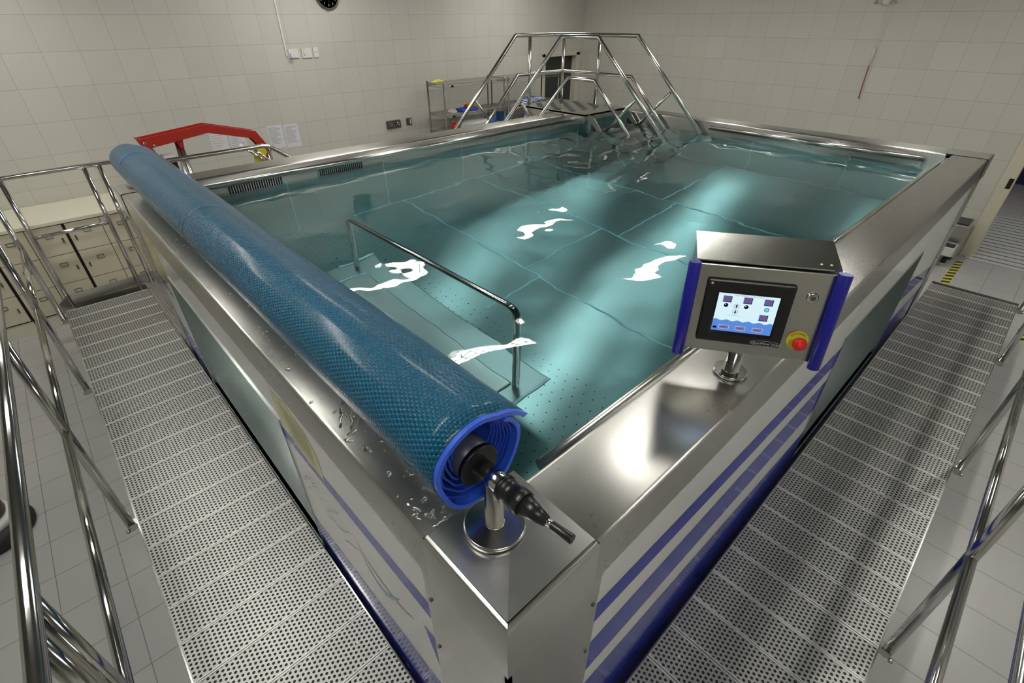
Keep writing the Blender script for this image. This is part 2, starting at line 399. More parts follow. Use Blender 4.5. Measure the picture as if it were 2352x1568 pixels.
cols = {-.3: 'near end', 2.93: 'middle', 6.2: 'far end'}
for x in cols:
    for y in rows:
        t = lamp(x, y); t['label'] = 'louvred fluorescent ceiling light, %s of the %s row counted towards the long left wall' % (cols[x], rows[y])

# ------------------------------------------------------------------ the pool tank
X0, X1, Y0, Y1 = .312, 6.03, .352, 4.53       # outside of the rim
IX0, IX1, IY0, IY1 = .56, 5.76, .60, 4.29     # inside of the rim
ZR, ZS, ZW, ZF = 1.667, 1.50, 1.537, .28       # rim, skirt edge, water, pool floor
pool = thing('therapy_pool', (3.2, 2.4, 0), 'large stainless steel therapy pool tank with broad brushed rim and blue-striped side panels', 'pool')
CAP = .285                                    # side of the corner caps
def prof(u0, u1):
    """rim cross-section: (across, z), outside first"""
    r = .014; sg = 1 if u1 > u0 else -1
    pts = [(u0, ZS), (u0, ZR - r)]
    for i in range(1, 6): a = i / 5 * PI / 2; pts.append((u0 + sg * (r - r * math.cos(a)), ZR - r + r * math.sin(a)))
    for i in range(0, 6): a = i / 5 * PI / 2; pts.append((u1 - sg * (r - r * math.sin(a)), ZR - r + r * math.cos(a)))
    pts += [(u1, ZW - .12), (u1 - sg * .02, ZW - .12), (u1 - sg * .02, ZR - .03), (u0 + sg * .012, ZR - .03), (u0 + sg * .012, ZS)]
    return pts
def rim(u0, u1, a, b, axis):
    m = MB(); P = prof(u0, u1)
    poly = [(u, a, z) if axis == 'y' else (a, u, z) for u, z in P]
    m.prism(poly, (0, b - a, 0) if axis == 'y' else (b - a, 0, 0), smooth=False)
    o = m.build('rim_section', 'rim_' + axis, pool)
    for i, p in enumerate(o.data.polygons): p.use_smooth = len(p.vertices) == 4
    o.data.set_sharp_from_angle(angle=.7) if hasattr(o.data, 'set_sharp_from_angle') else None
    return o
rim(X0, IX0, Y0 + CAP, Y1 - CAP + .03, 'y'); rim(X1, IX1, Y0 + CAP, Y1 - CAP + .03, 'y')
rim(Y0, IY0, X0 + CAP, X1 - CAP + .03, 'x'); rim(Y1, IY1, X0 + CAP, X1 - CAP + .03, 'x')
def corner(cx, cy, sx, sy, ridge):
    """folded corner cap with a skirt on its two outer sides; cx,cy the outer corner"""
    m = MB(); e = .004; r = .016; c = CAP
    def q(u, v, z): return (cx + sx * u, cy + sy * v, z)
    zt = ZR + .003; n = 5
    rows = []
    ang = [i / n * PI / 2 for i in range(n + 1)]
    def half(flip):
        for (pa, pb) in [(None, None)]:
            ring = []
            for t in ang:
                o = -e + r - r * math.cos(t); z = zt - r + r * math.sin(t)
                a = (o, o, z); b = (o, c, z)
                if flip: b = (c, o, z)
                ring.append((q(*a), q(*b)))
            sk = (q(-e, -e, ZS - .02), q(-e, c, ZS - .02) if not flip else q(c, -e, ZS - .02))
            ring = [sk] + ring
            vs = [x for pr in ring for x in pr]; fs = []
            for i in range(len(ring) - 1):
                f = (2 * i, 2 * i + 1, 2 * i + 3, 2 * i + 2)
                fs.append(f if (sx * sy > 0) != flip else tuple(reversed(f)))
            m.add(vs, fs, 0, True)
            k = -e + r
            inner = q(c, c, zt)
            top = [q(k, k, zt + ridge), q(c, c, zt + ridge), q(k, c, zt)] if not flip else [q(k, k, zt + ridge), q(c, k, zt), q(c, c, zt + ridge)]
            if not flip: tri = [0, 1, 2]
            else: tri = [0, 1, 2]
            m.add(top, [tuple(tri) if sx * sy > 0 else tuple(reversed(tri))], 0, False)
    half(False); half(True)
    o = m.build('corner_cap', 'cap', pool); o.data.set_sharp_from_angle(angle=.7)
    j = MB(); j.box(q(0, c, ZR - .01), q(c, c + .002, ZR + .0012)).box(q(c, 0, ZR - .01), q(c + .002, c, ZR + .0012)); j.build('cap_joint', 'dark', o)
    return o
corner(X0, Y0, 1, 1, .006); corner(X1, Y0, -1, 1, 0); corner(X0, Y1, 1, -1, 0); corner(X1, Y1, -1, -1, 0)
# corner posts
XP, YP = .325, .365
for (cx, cy, sx, sy) in ((X0, Y0, 1, 1), (X1, Y0, -1, 1), (X0, Y1, 1, -1), (X1, Y1, -1, -1)):
    m = MB(); t = .006; w = .335
    m.box((cx + sx * t, cy + sy * t, 0), (cx + sx * (t + .012), cy + sy * w, ZS)).box((cx + sx * t, cy + sy * t, 0), (cx + sx * w, cy + sy * (t + .012), ZS))
    o = m.build('corner_post', 'rim', pool)
    for z in (1.36, 1.10, .80, .5):
        MB().lathe([(0, .006), (.004, .006), (.006, .003)], (cx + sx * t, cy + sy * (w - .022), z), (-sx, 0, 0), 8).build('screw', 'greymetal', o)
        MB().lathe([(0, .006), (.004, .006), (.006, .003)], (cx + sx * (w - .022), cy + sy * t, z), (0, -sy, 0), 8).build('screw', 'greymetal', o)
# inner basin
b = MB()
b.box((IX0 - .05, IY0 - .05, ZF - .06), (IX1 + .05, IY1 + .05, ZF))
b.build('basin_floor', 'basin', pool)
b = MB().box((IX0, IY0, ZF), (1.93, IY1, ZF + .003)); b.build('dotted_floor_plate', 'pfloor', pool)
zt = ZR - .035
for nm, a, c in (('basin_wall', (IX0 - .05, IY0 - .05, ZF), (IX0 - .001, IY1 + .05, zt)), ('basin_wall', (IX1 + .001, IY0 - .05, ZF), (IX1 + .05, IY1 + .05, zt)),
                 ('basin_wall', (IX0, IY0 - .05, ZF), (IX1, IY0 - .001, zt)), ('basin_wall', (IX0, IY1 + .001, ZF), (IX1, IY1 + .05, zt))):
    MB().box(a, c).build(nm, 'basin_wall', pool)
# pale blue strips along the joints of the basin sheets
sw = .0075
b = MB()
for x in (2.5, 3.47, 4.39): b.box((x - sw, 2.0 if False else IY0, ZF), (x + sw, IY1, ZF + .004))
for xa, xb, y in ((1.95, 2.5, 2.36), (2.5, 3.47, 2.53), (3.47, 4.39, 2.33), (4.39, IX1, 2.5)): b.box((xa, y - sw, ZF), (xb, y + sw, ZF + .004))
b.box((1.95, IY1 - .02, ZF), (IX1, IY1, ZF + .005)); b.box((IX1 - .016, IY0, ZF), (IX1, IY1, ZF + .005))
b.build('floor_seam', 'seam', pool)
b = MB()
for x in (1.43, 2.35, 3.29, 4.24, 5.17): b.box((x - .007, IY1 - .004, ZF), (x + .007, IY1, ZW - .02))
for y in (1.35, 2.3, 3.2): b.box((IX1 - .004, y - .007, ZF), (IX1, y + .007, ZW - .02))
b.build('wall_seam', 'seam', pool)
# submerged bench in two steps
b = MB().box((IX0, 1.38, .625), (1.57, 3.20, .65)); o = b.build('bench_step', 'bench', pool, bevel=.008)
b = MB().box((IX0, 1.37, .875), (1.28, 2.79, .90)); o = b.build('bench_step', 'bench', pool, bevel=.008)
b = MB().box((1.28, 3.186, .645), (1.57, 3.206, .657)).box((IX0, 1.374, .645), (1.57, 1.39, .657)).box((IX0, 2.78, .894), (1.28, 2.796, .906)); b.build('bench_edge', 'seam', pool)
b = MB().tube([(1.40, 1.47, .65), (1.40, 1.47, 1.455), (1.40, 3.15, 1.455), (1.40, 3.15, .65)], .021, 16, fillet=.07, fn=6); b.build('bench_rail', 'polished', pool)
# skimmer grilles in the long far wall
for xa, xb in ((.98, 1.40), (1.72, 2.13)):
    b = MB().box((xa, IY1 - .006, 1.47), (xb, IY1 - .001, 1.585), 0)
    n = int((xb - xa) / .0185)
    for i in range(n + 1): x = xa + i * (xb - xa) / n; b.box((x - .0042, IY1 - .012, 1.47), (x + .0042, IY1 - .004, 1.585), 1)
    b.build('skimmer_grille', ['dark', 'satin'], pool)
# grab rails inside the rim
def grab(p0, p1, inward, brackets):
    b = MB().tube([p0, p1], .0215, 18); o = b.build('grab_rail', 'satin', pool)
    k = MB(); a = Vector(p0); d = Vector(p1) - a; iv = Vector(inward)
    for t in brackets: c = a + d * t; k.tube([c - iv * .015, c - iv * .085 - Vector((0, 0, .012))], .006, 8)
    k.build('bracket', 'polished', o)
grab((.70, .632, 1.618), (5.50, .632, 1.618), (0, 1, 0), (.035, .23, .42, .60, .78, .95))
grab((.64, 4.238, 1.612), (4.98, 4.238, 1.612), (0, -1, 0), (.05, .25, .45, .65, .85, .97))
grab((5.70, .76, 1.61), (5.70, 2.80, 1.61), (-1, 0, 0), (.05, .35, .65, .95))

# printed side panels
def seg_panel(name, plane, pts, mats, decals, parent=pool, t=.02):
    """flat panel with its print; plane 'L' (x=XP, coordinates y,z) or 'R' (y=YP, coordinates x,z)"""
    m = MB()
    f = (lambda u, z, d=0: (XP - d, u, z)) if plane == 'L' else (lambda u, z, d=0: (u, YP - d, z))
    ext = (t, 0, 0) if plane == 'L' else (0, t, 0)
    m.prism([f(*p) for p in pts], ext, 0)
    for i, (mi, poly) in enumerate(decals):
        d = .0004 + i * .00015
        P = [f(u, z, d) for u, z in poly]
        if plane == 'L': P = P
        m.add(P, [tuple(range(len(P)))], mi)
    return m.build(name, mats, parent)
PM = ['pwhite', 'pblue', 'pdeep', 'pyel', 'pred', 'psky', 'ptext']
ZB = .02
def band(a, b, za0, za1, zb0, zb1): return [(a, za0), (b, zb0), (b, zb1), (a, za1)]
NY0, NY1, NZ0, NZ1 = 1.815, 3.70, .335, 1.235     # recess in the left side
NX0, NX1 = 2.77, 4.44                            # recess in the right side
# left side, near panel
PY0 = Y0 + .335
def stroke(pts, w):
    L_, R_ = [], []
    for i, (u, z) in enumerate(pts):
        a = pts[max(i - 1, 0)]; c = pts[min(i + 1, len(pts) - 1)]; dx, dz = c[0] - a[0], c[1] - a[1]; n = math.hypot(dx, dz) or 1
        k = w * math.sin(PI * (i + .35) / (len(pts) - .3)); L_.append((u - dz / n * k, z + dx / n * k)); R_.append((u + dz / n * k, z - dx / n * k))
    return L_ + R_[::-1]
dec = [(1, band(PY0, NY0, 1.195, 1.285, 1.135, 1.20)), (1, [(PY0, ZB), (NY0, ZB), (NY0, .60), (1.3, .66), (PY0, .74)]), (2, [(PY0, ZB), (NY0, ZB), (NY0, .42), (PY0, .42)]),
       (1, [(.76, 1.075), (PY0, 1.085), (PY0, .85)]), (3, [(1.79, 1.42), (1.62, 1.44), (1.46, 1.40), (1.40, 1.33), (1.40, 1.20), (1.52, 1.19), (1.68, 1.21), (1.79, 1.25)])]
red = [(1.24, 1.035), (1.19, .985), (1.13, .955), (1.06, .945), (1.0, .945), (.93, .955), (.88, .975), (.83, 1.01)]
sky = [(1.22, .97), (1.16, .90), (1.10, .865), (1.05, .875), (1.0, .915), (.95, .965), (.92, 1.01)]
dec += [(4, stroke(red, .007)), (5, stroke(sky, .012))]
rnd = random.Random(3)
for i in range(16):
    u = 1.22 + .03 * i; z = 1.0 + rnd.uniform(-.09, .09); dec.append((5, stroke([(u, z), (u + .05, z - .035 + rnd.uniform(-.02, .02)), (u + .1, z - .05 + rnd.uniform(-.03, .03))], .0035)))
for i in range(7):
    z = 1.40 - .024 * i; dec.append((6, [(1.72 - .012 * i, z), (1.45, z - .012), (1.45, z - .017), (1.72 - .012 * i, z - .005)]))
seg_panel('side_panel', 'L', [(PY0, ZB), (NY0, ZB), (NY0, ZS + .02), (PY0 + .06, ZS + .02), (PY0, ZS - .05)], PM, dec)
seg_panel('side_panel', 'L', [(NY0, NZ1), (NY1, NZ1), (NY1, ZS + .02), (NY0 + .004, ZS + .02)], PM, [])
seg_panel('side_panel', 'L', [(NY0, ZB), (NY1, ZB), (NY1, NZ0), (NY0, NZ0)], PM, [(2, [(NY0, ZB), (NY1, ZB), (NY1, NZ0), (NY0, NZ0)])])
FY = Y1 - .335
dec = [(1, [(NY1, ZB), (FY, ZB), (FY, .72), (NY1, .60)]), (2, [(NY1, ZB), (FY, ZB), (FY, .42), (NY1, .42)]), (3, [(3.76, 1.42), (3.95, 1.45), (4.12, 1.40), (4.12, 1.2), (3.95, 1.0), (3.80, 1.18)]), (1, band(3.9, FY, .98, 1.06, 1.0, 1.1))]
seg_panel('side_panel', 'L', [(NY1 + .004, ZB), (FY, ZB), (FY, ZS - .05), (FY - .06, ZS + .02), (NY1 + .004, ZS + .02)], PM, dec)
# right side
PX0 = X0 + .335; FX = X1 - .335
dec = [(1, band(PX0, NX0, 1.21, 1.312, 1.04, 1.17)), (1, band(PX0, NX0, .905, 1.09, .72, .95)), (1, [(PX0, ZB), (NX0, ZB), (NX0, .55), (PX0, .80)]), (2, [(PX0, ZB), (NX0, ZB), (NX0, .44), (PX0, .44)])]
seg_panel('side_panel', 'R', [(PX0, ZB), (NX0, ZB), (NX0, ZS + .02), (PX0 + .06, ZS + .02), (PX0, ZS - .05)], PM, dec)
seg_panel('side_panel', 'R', [(NX0 + .004, NZ1), (NX1, NZ1), (NX1, ZS + .02), (NX0 + .004, ZS + .02)], PM, [])
seg_panel('side_panel', 'R', [(NX0, ZB), (NX1, ZB), (NX1, NZ0), (NX0, NZ0)], PM, [(2, [(NX0, ZB), (NX1, ZB), (NX1, NZ0), (NX0, NZ0)])])
dec = [(1, band(NX1, FX, .80, .98, .62, .72)), (1, [(NX1, ZB), (FX, ZB), (FX, .50), (NX1, .62)]), (2, [(NX1, ZB), (FX, ZB), (FX, .42), (NX1, .42)])]
seg_panel('side_panel', 'R', [(NX1 + .004, ZB), (FX, ZB), (FX, ZS - .05), (FX - .06, ZS + .02), (NX1 + .004, ZS + .02)], PM, dec)
# steel lined recesses
ND = .17
def recess(pl):
    m = MB(); t = .004
    if pl == 'L':
        x0, x1 = XP - .006, XP + ND
        m.box((x1, NY0, NZ0), (x1 + t, NY1, NZ1)).box((x0, NY0, NZ0 - t), (x1, NY1, NZ0)).box((x0, NY0, NZ1), (x1, NY1, NZ1 + t)).box((x0, NY0 - t, NZ0), (x1, NY0, NZ1)).box((x0, NY1, NZ0), (x1, NY1 + t, NZ1))
    else:
        y0, y1 = YP - .006, YP + ND
        m.box((NX0, y1, NZ0), (NX1, y1 + t, NZ1)).box((NX0, y0, NZ0 - t), (NX1, y1, NZ0)).box((NX0, y0, NZ1), (NX1, y1, NZ1 + t)).box((NX0 - t, y0, NZ0), (NX0, y1, NZ1)).box((NX1, y0, NZ0), (NX1 + t, y1, NZ1))
    m.build('recess_lining', 'niche', pool)
recess('L'); recess('R')
# plain outer skins on the two hidden sides
MB().box((X0 + .3, Y1 - .03, ZB), (X1 - .3, Y1 - .015, ZS + .02)).build('outer_skin', 'rim', pool)
MB().box((X1 - .03, Y0 + .3, ZB), (X1 - .015, Y1 - .3, ZS + .02)).build('outer_skin', 'rim', pool)

# ------------------------------------------------------------------ water
WAV = []
rw = random.Random(11)
for i in range(24):
    lam = .20 * (1.9 / .20) ** (i / 23.0); a = rw.uniform(0, 2 * PI); k = 2 * PI / lam
    WAV.append((k * math.cos(a), k * math.sin(a), rw.uniform(0, 2 * PI), (.0042 if lam < .8 else .0020) / k))
for i in range(10):
    lam = rw.uniform(.075, .13); a = rw.uniform(0, 2 * PI); k = 2 * PI / lam
    WAV.append((k * math.cos(a), k * math.sin(a), rw.uniform(0, 2 * PI), .0028 / k))
def wave(x, y):
    h = 0
    for kx, ky, ph, am in WAV: h += am * math.sin(kx * x + ky * y + ph)
    return h
g = .012; wx0, wx1, wy0, wy1 = IX0 - g, IX1 + g, IY0 - g, IY1 + g
nx, ny = 300, 214
b = MB(); vs = []; fs = []
for j in range(ny + 1):
    y = wy0 + (wy1 - wy0) * j / ny
    for i in range(nx + 1):
        x = wx0 + (wx1 - wx0) * i / nx; vs.append((x, y, ZW + wave(x, y)))
for j in range(ny):
    for i in range(nx):
        a = j * (nx + 1) + i; fs.append((a, a + 1, a + nx + 2, a + nx + 1))
b.add(vs, fs, 0, True)
zb = ZF - .012; o = len(b.v)
edge = [i for i in range(nx)] + [j * (nx + 1) + nx for j in range(ny)] + [ny * (nx + 1) + i for i in range(nx, 0, -1)] + [j * (nx + 1) for j in range(ny, 0, -1)]
b.v += [(b.v[i][0], b.v[i][1], zb) for i in edge]
for q in range(len(edge)):
    q2 = (q + 1) % len(edge); b.f.append((edge[q], o + q, o + q2, edge[q2])); b.mi.append(0); b.sm.append(False)
b.f.append(tuple(o + q for q in reversed(range(len(edge))))); b.mi.append(0); b.sm.append(False)
MT['water'] = water_mat()
tag(b.build('pool_water', 'water', loc=(3.16, 2.445, ZF)), 'clear blue-green rippled water filling the steel therapy pool', 'water', kind='stuff')

# water drops on the rim beside the roller
rd = random.Random(5); b = MB()
for i in range(230):
    y = .62 + 2.6 * rd.random() ** 1.8; x = rd.uniform(.33, .50)
    r = rd.choice((.0025, .003, .004, .004, .005, .008)); el = rd.uniform(1, 2.2); an = rd.uniform(0, PI)
    rings = [(1.0, 0), (.86, .22), (.55, .38), (.0, .45)]; n = 8; vs = []
    wob = [rd.uniform(.75, 1.2) for _ in range(n)]
    for k, h in rings[:3]:
        for j in range(n):
            a = 2 * PI * j / n; u, v = math.cos(a) * r * k * el * wob[j], math.sin(a) * r * k * wob[j]
            vs.append((x + u * math.cos(an) - v * math.sin(an), y + u * math.sin(an) + v * math.cos(an), ZR + .0002 + h * r))
    vs.append((x, y, ZR + .0002 + .45 * r))
    fs = [(k * n + j, k * n + (j + 1) % n, (k + 1) * n + (j + 1) % n, (k + 1) * n + j) for k in range(2) for j in range(n)]
    fs += [(2 * n + j, 2 * n + (j + 1) % n, 3 * n) for j in range(n)]
    b.add(vs, fs, 0, True)
for i in range(26):                       # longer runs of water
    y = rd.uniform(.66, 1.35); x = rd.uniform(.34, .52); a = rd.uniform(0, PI); L_ = rd.uniform(.012, .04)
    pts = [(x + t * L_ * math.cos(a) + .004 * math.sin(t * 5 + i), y + t * L_ * math.sin(a), ZR + .0005) for t in (-1, -.5, 0, .5, 1)]
    b.tube(pts, .0034, 6)
tag(b.build('water_drops', 'drops', loc=(.42, 1.2, ZR)), 'beads and runs of clear water on the steel rim beside the roller', 'water drops', kind='stuff')

# ------------------------------------------------------------------ the cover roller
RX, RZ, RY0, RY1, RR = .455, 1.853, .60, 4.26, .118
roll = thing('cover_roller', (RX, .54, ZR), 'long blue bubble cover rolled on a reel with black crank along the left rim', 'pool cover roller')
# outer sheet: one turn and a tail that leaves towards the water
def spiral(a, k=0): return RR - .0075 * k
na = 56; path = []
for i in range(na + 1):
    a = math.radians(62) + 2 * PI * .965 * i / na
    wob = .004 * math.sin(3 * a + .6) + .002 * math.sin(5 * a)
    path.append((RX + (RR - .006 * i / na + wob) * math.cos(a), RZ + (RR - .006 * i / na + wob) * math.sin(a)))
tail = []
tx, tz = path[0]
for i in range(8, 0, -1):
    t = i / 8; tail.append((tx + .085 * t, tz - .012 * t - .035 * t * t))
path = tail + path
ny_ = 60; b = MB(); vs = []; L_ = [0]
for i in range(1, len(path)): L_.append(L_[-1] + math.hypot(path[i][0] - path[i - 1][0], path[i][1] - path[i - 1][1]))
ro = random.Random(2)
for j in range(ny_ + 1):
    y = RY0 + (RY1 - RY0) * j / ny_
    for i, (x, z) in enumerate(path):
        k = 1 + .008 * math.sin(y * 7 + i * .15) + .006 * math.sin(y * 2.3)
        vs.append((RX + (x - RX) * k, y, RZ + (z - RZ) * k))
npth = len(path); fs = [(j * npth + i, j * npth + i + 1, (j + 1) * npth + i + 1, (j + 1) * npth + i) for j in range(ny_) for i in range(npth - 1)]
b.add(vs, fs, 0, True)
cover = b.build('bubble_cover', 'bubble', roll)
uvl = cover.data.uv_layers.new(name='UVMap')
for lp in cover.data.loops:
    vi = lp.vertex_index; j, i = divmod(vi, npth); uvl.data[lp.index].uv = (L_[i] + .5, (RY1 - RY0) * j / ny_)
so = cover.modifiers.new('thick', 'SOLIDIFY'); so.thickness = .004; so.offset = -1
# binding along the near edge and the layers rolled inside
def strip(y0, y1, pth, off=.003, th=.011):
    m = MB(); vs = []; n = len(pth)
    for i, (x, z) in enumerate(pth):
        d = Vector((x - RX, z - RZ)); d.normalize()
        for (yy, o) in ((y0, off), (y1, off), (y1, off - th), (y0, off - th)): vs.append((x + d.x * o, yy, z + d.y * o))
    fs = []
    for i in range(n - 1):
        for k in range(4): fs.append((4 * i + k, 4 * i + (k + 1) % 4, 4 * i + 4 + (k + 1) % 4, 4 * i + 4 + k))
    fs += [(3, 2, 1, 0), tuple(4 * n - 4 + k for k in range(4))]
    m.add(vs, fs, 0, False); return m
path_n = [(RX + (x - RX) * (1 + .006 * math.sin(RY0 * 2.3)), RZ + (z - RZ) * 1.005) for x, z in path]
strip(RY0 - .012, RY0 + .024, path_n).build('edge_binding', 'trim', cover)
strip(RY1 - .024, RY1 + .010, path_n).build('edge_binding', 'trim', cover)
strip(3.92, 3.932, path[8:], .0048, .006).build('edge_seam', 'trim', cover)
strip(2.48, 2.487, path[8:], .0048, .006).build('edge_seam', 'hub', cover)
strip(3.22, 3.50, [(RX + .119 + .014 * math.sin(t), RZ + .075 - .03 * t) for t in (0, .5, 1, 1.5, 2)], .004, .008).build('loose_edge', 'trim', cover)
for yy, sgn in ((RY0, 1), (RY1, -1)):
    lay = MB(); n = 44
    for k in range(7):                    # successive turns, each a wavy strip set a little deeper
        vs = []; r0 = RR - .012 - .0082 * k; r1 = r0 - .0050
        cxo, czo = RX + .004 * k * .6, RZ + .0045 * k
        d = .006 + .0045 * k
        for i in range(n + 1):
            a = 2 * PI * i / n; w = 1 + .018 * math.sin(9 * a + k * 1.7) + .012 * math.sin(4 * a + k)
            for r in (r0, r1):
                for dy in (0, .05): vs.append((cxo + r * w * math.cos(a), yy + sgn * (d + dy), czo + r * w * math.sin(a)))
        fs = []
        for i in range(n):
            A, B = 4 * i, 4 * i + 4
            fs += [(A, A + 2, B + 2, B), (A, B, B + 1, A + 1), (A + 2, A + 3, B + 3, B + 2)]
        lay.add(vs, fs, 0, False)
    lay.build('rolled_layers', 'trimin', cover)
HX, HZ = RX - .004, RZ - .009
hb = MB().lathe([(0, .050), (.085, .050)], (HX, RY0 - .006 + .004, HZ), (0, 1, 0), 28).build('core_tube', 'hub', roll)
MB().lathe([(0, .050), (.001, .052), (.012, .052), (.012, .050)], (HX, RY0 - .012, HZ), (0, 1, 0), 28).build('end_plug', 'black', roll)
MB().lathe([(0, .050), (.085, .050)], (HX, RY1 + .004, HZ), (0, -1, 0), 28).build('core_tube', 'hub', roll)
MB().tube([(HX, RY0 - .01, HZ), (HX, .535, HZ), (HX, .49, HZ)], .0225, 20).build('axle', 'polished', roll)
MB().tube([(HX, RY1 - .02, HZ), (HX, 4.42, HZ)], .0205, 16).build('axle', 'polished', roll)
MB().lathe([(0, .0285), (.007, .0285), (.007, .0255), (.040, .0260), (.041, .0280), (.060, .0285), (.064, .0275)], (HX, .512, HZ), (0, -1, 0), 22).build('crank_sleeve', 'black', roll)
# crank arm: flat tapering arm leaning away from the axle, then the grip
ca = Vector((HX, .452, HZ)); cb = Vector((HX + .006, .392, HZ - .004))
MB().tube([ca, cb], .0262, 16, r2=.0115).build('crank_arm', 'black', roll)
MB().lathe([(0, .007), (.003, .008), (.006, .006), (.009, .008), (.013, .006)], cb, (0.1, -1, -.02), 12).build('crank_spindle', 'chrome', roll)
MB().lathe([(0, .0088), (.002, .0095), (.046, .0105), (.05, .0098)], cb + Vector((.0013, -.012, 0)), (0.12, -1, -.02), 16).build('crank_grip', 'black', roll)
for py in (.545, 4.415):
    m = MB().lathe([(0, .073), (.012, .073), (.0145, .070), (.0145, .0235), (.016, .0215), (HZ - ZR - .016, .0215)], (HX, py, ZR + .0095), (0, 0, 1), 40)
    m.build('reel_post', 'satin', roll)

# ------------------------------------------------------------------ control panel
PH = Vector((.553, -.833, 0)).normalized(); PN = Vector((-.829, -.550, .10)); PN = (PN - PH * PN.dot(PH)).normalized(); PV = PN.cross(PH)
PC = Vector((1.42, .45, 1.90)) + PN * .07
def P3(u, v, d=0): return PC + PH * u + PV * v + PN * d
cp = thing('control_panel', (1.42, .45, ZR), 'steel control box with lit touch screen and blue side handles on the right rim', 'control panel')
e = MB()
side = [(-.187, .172), (.187, .172), (.187, -.107), (-.187, -.107)]
dep = .12
prof_ = [(0, -.107), (0, .170), (-.02, .176), (-dep, .222), (-dep, -.107)]
e.prism([P3(-.187, v, d) for d, v in prof_], PH * .374)
e.build('enclosure', 'satin', cp, bevel=.003)
e = MB(); e.prism([P3(-.19, v, d) for d, v in ((-.004, .181), (-dep - .004, .230), (-dep - .004, .226), (-.004, .177))], PH * .38)
for u in (.14, .165): e.lathe([(0, .004), (.003, .003)], P3(u, .187, -.022), PV, 8)
e.build('lid', 'satin', cp)
for u in (-.195, .195):
    a, c = P3(u, -.12, .012), P3(u, .177, .012); dd = (c - a).normalized(); LL = (c - a).length
    MB().lathe([(0, .0165), (.002, .0178), (LL - .002, .0178), (LL, .0165)], a, dd, 24).build('side_handle', 'handle', cp)
bz = MB(); bz.obox(P3(-.03, .03, .005), (PH, PV, PN), (.12, .10, .006)); bez = bz.build('screen_bezel', 'black', cp, bevel=.006)
m = MB(); m.obox(P3(-.03, .0265, .0114), (PH, PV, PN), (.0885, .0675, .0006)); m.build('bezel_recess', principled('gloss_black', (.006, .006, .007), .12), bez)
MX = Matrix((( PH.x, PV.x, PN.x, 0), (PH.y, PV.y, PN.y, 0), (PH.z, PV.z, PN.z, 0), (0, 0, 0, 1)))
def TM(u, v, d): return Matrix.Translation(P3(u, v, d)) @ MX
m = MB(); m.text('QuickPanel View', .0105, TM(.048, -.058, .0117)); m.obox(P3(-.137, .117, .0115), (PH, PV, PN), (.003, .003, .0004))
pl = [(.048 + .042 * math.cos(t) * 1.0, -.058 + .0085 * math.sin(t)) for t in [i * 2 * PI / 40 for i in range(41)]]
for i in range(40):
    (u0, v0), (u1, v1) = pl[i], pl[i + 1]; m.obox(P3((u0 + u1) / 2, (v0 + v1) / 2, .0115), ((PH * (u1 - u0) + PV * (v1 - v0)).normalized(), PV, PN), (.0036, .0003, .0003))
m.build('bezel_print', 'paper', bez)
# what the screen shows
SU0, SU1, SV0, SV1 = -.113, .053, -.030, .0905
m = MB(); D = .0124
def quad(u0, v0, u1, v1, mi, d): m.add([P3(u0, v0, d), P3(u1, v0, d), P3(u1, v1, d), P3(u0, v1, d)], [(0, 1, 2, 3)], mi)
def disc(u, v, r, mi, d, n=20): m.add([P3(u + r * math.cos(2 * PI * i / n), v + r * math.sin(2 * PI * i / n), d) for i in range(n)], [tuple(range(n))], mi)
quad(SU0, SV0, SU1, SV1, 0, D)
wv = [P3(SU0, SV0, D + .0002), P3(SU1, SV0, D + .0002)] + [P3(SU1 + (SU0 - SU1) * i / 48, .006 + .0022 * math.sin(i / 48 * 2 * PI * 5.5), D + .0002) for i in range(49)]
m.add(wv, [tuple(range(len(wv)))], 1)
for u, v in ((-.087, .0735), (-.031, .0735), (.025, .0735), (.0215, .0245)):
    quad(u - .0125, v - .0105, u + .0125, v + .0105, 3, D + .0003); quad(u - .0125, v + .0085, u + .0125, v + .0105, 4, D + .0004); quad(u - .0125, v - .0105, u - .0107, v + .0105, 4, D + .0004)
    quad(u - .0095, v - .0085, u + .0105, v + .0075, 2, D + .0005); quad(u - .006, v - .002, u + .006, v + .002, 7, D + .0006)
for u, v in ((-.087, .0535), (-.031, .053)): disc(u, v, .0062, 3, D + .0003); disc(u - .0018, v + .0022, .0018, 4, D + .0004)
disc(.025, .0505, .0068, 3, D + .0003); disc(.025, .0505, .0054, 6, D + .0004)
for v, sg in ((.0525, 1), (.0345, -1)):
    disc(-.0575, v, .0077, 3, D + .0003); disc(-.0575, v, .0069, 0, D + .0004)
    quad(-.0592, v - .0045, -.0558, v + .003 , 3, D + .0005) if sg > 0 else quad(-.0592, v - .003, -.0558, v + .0045, 3, D + .0005)
    m.add([P3(-.0615, v + sg * .0012, D + .0006), P3(-.0535, v + sg * .0012, D + .0006), P3(-.0575, v + sg * .0055, D + .0006)], [(0, 1, 2) if sg > 0 else (2, 1, 0)], 3)
for u in (-.079, -.033, .015):
    v = -.0165; quad(u - .0145, v - .0065, u + .0145, v + .0065, 4, D + .0003); quad(u - .0132, v - .0053, u + .0132, v + .0053, 8, D + .0004); quad(u - .007, v - .0015, u + .007, v + .0015, 7, D + .0005)
m.add([P3(-.111, -.0195, D + .0004), P3(-.104, -.0255, D + .0004), P3(-.104, -.0135, D + .0004)], [(0, 1, 2)], 3); quad(-.104, -.0225, -.0985, -.0165, 3, D + .0004)
m.text('PERIPHERAL CONTROL', .0078, TM(-.03, .0868, D + .0005), 5)
quad(-.077, .0225, -.038, .0232, 8, D + .0004)
m.build('screen', ['scr', 'scrb', 'scrp', 'scrk', 'scrl', 'scrpk', 'scrc', 'scrr', 'scrg'], bez)
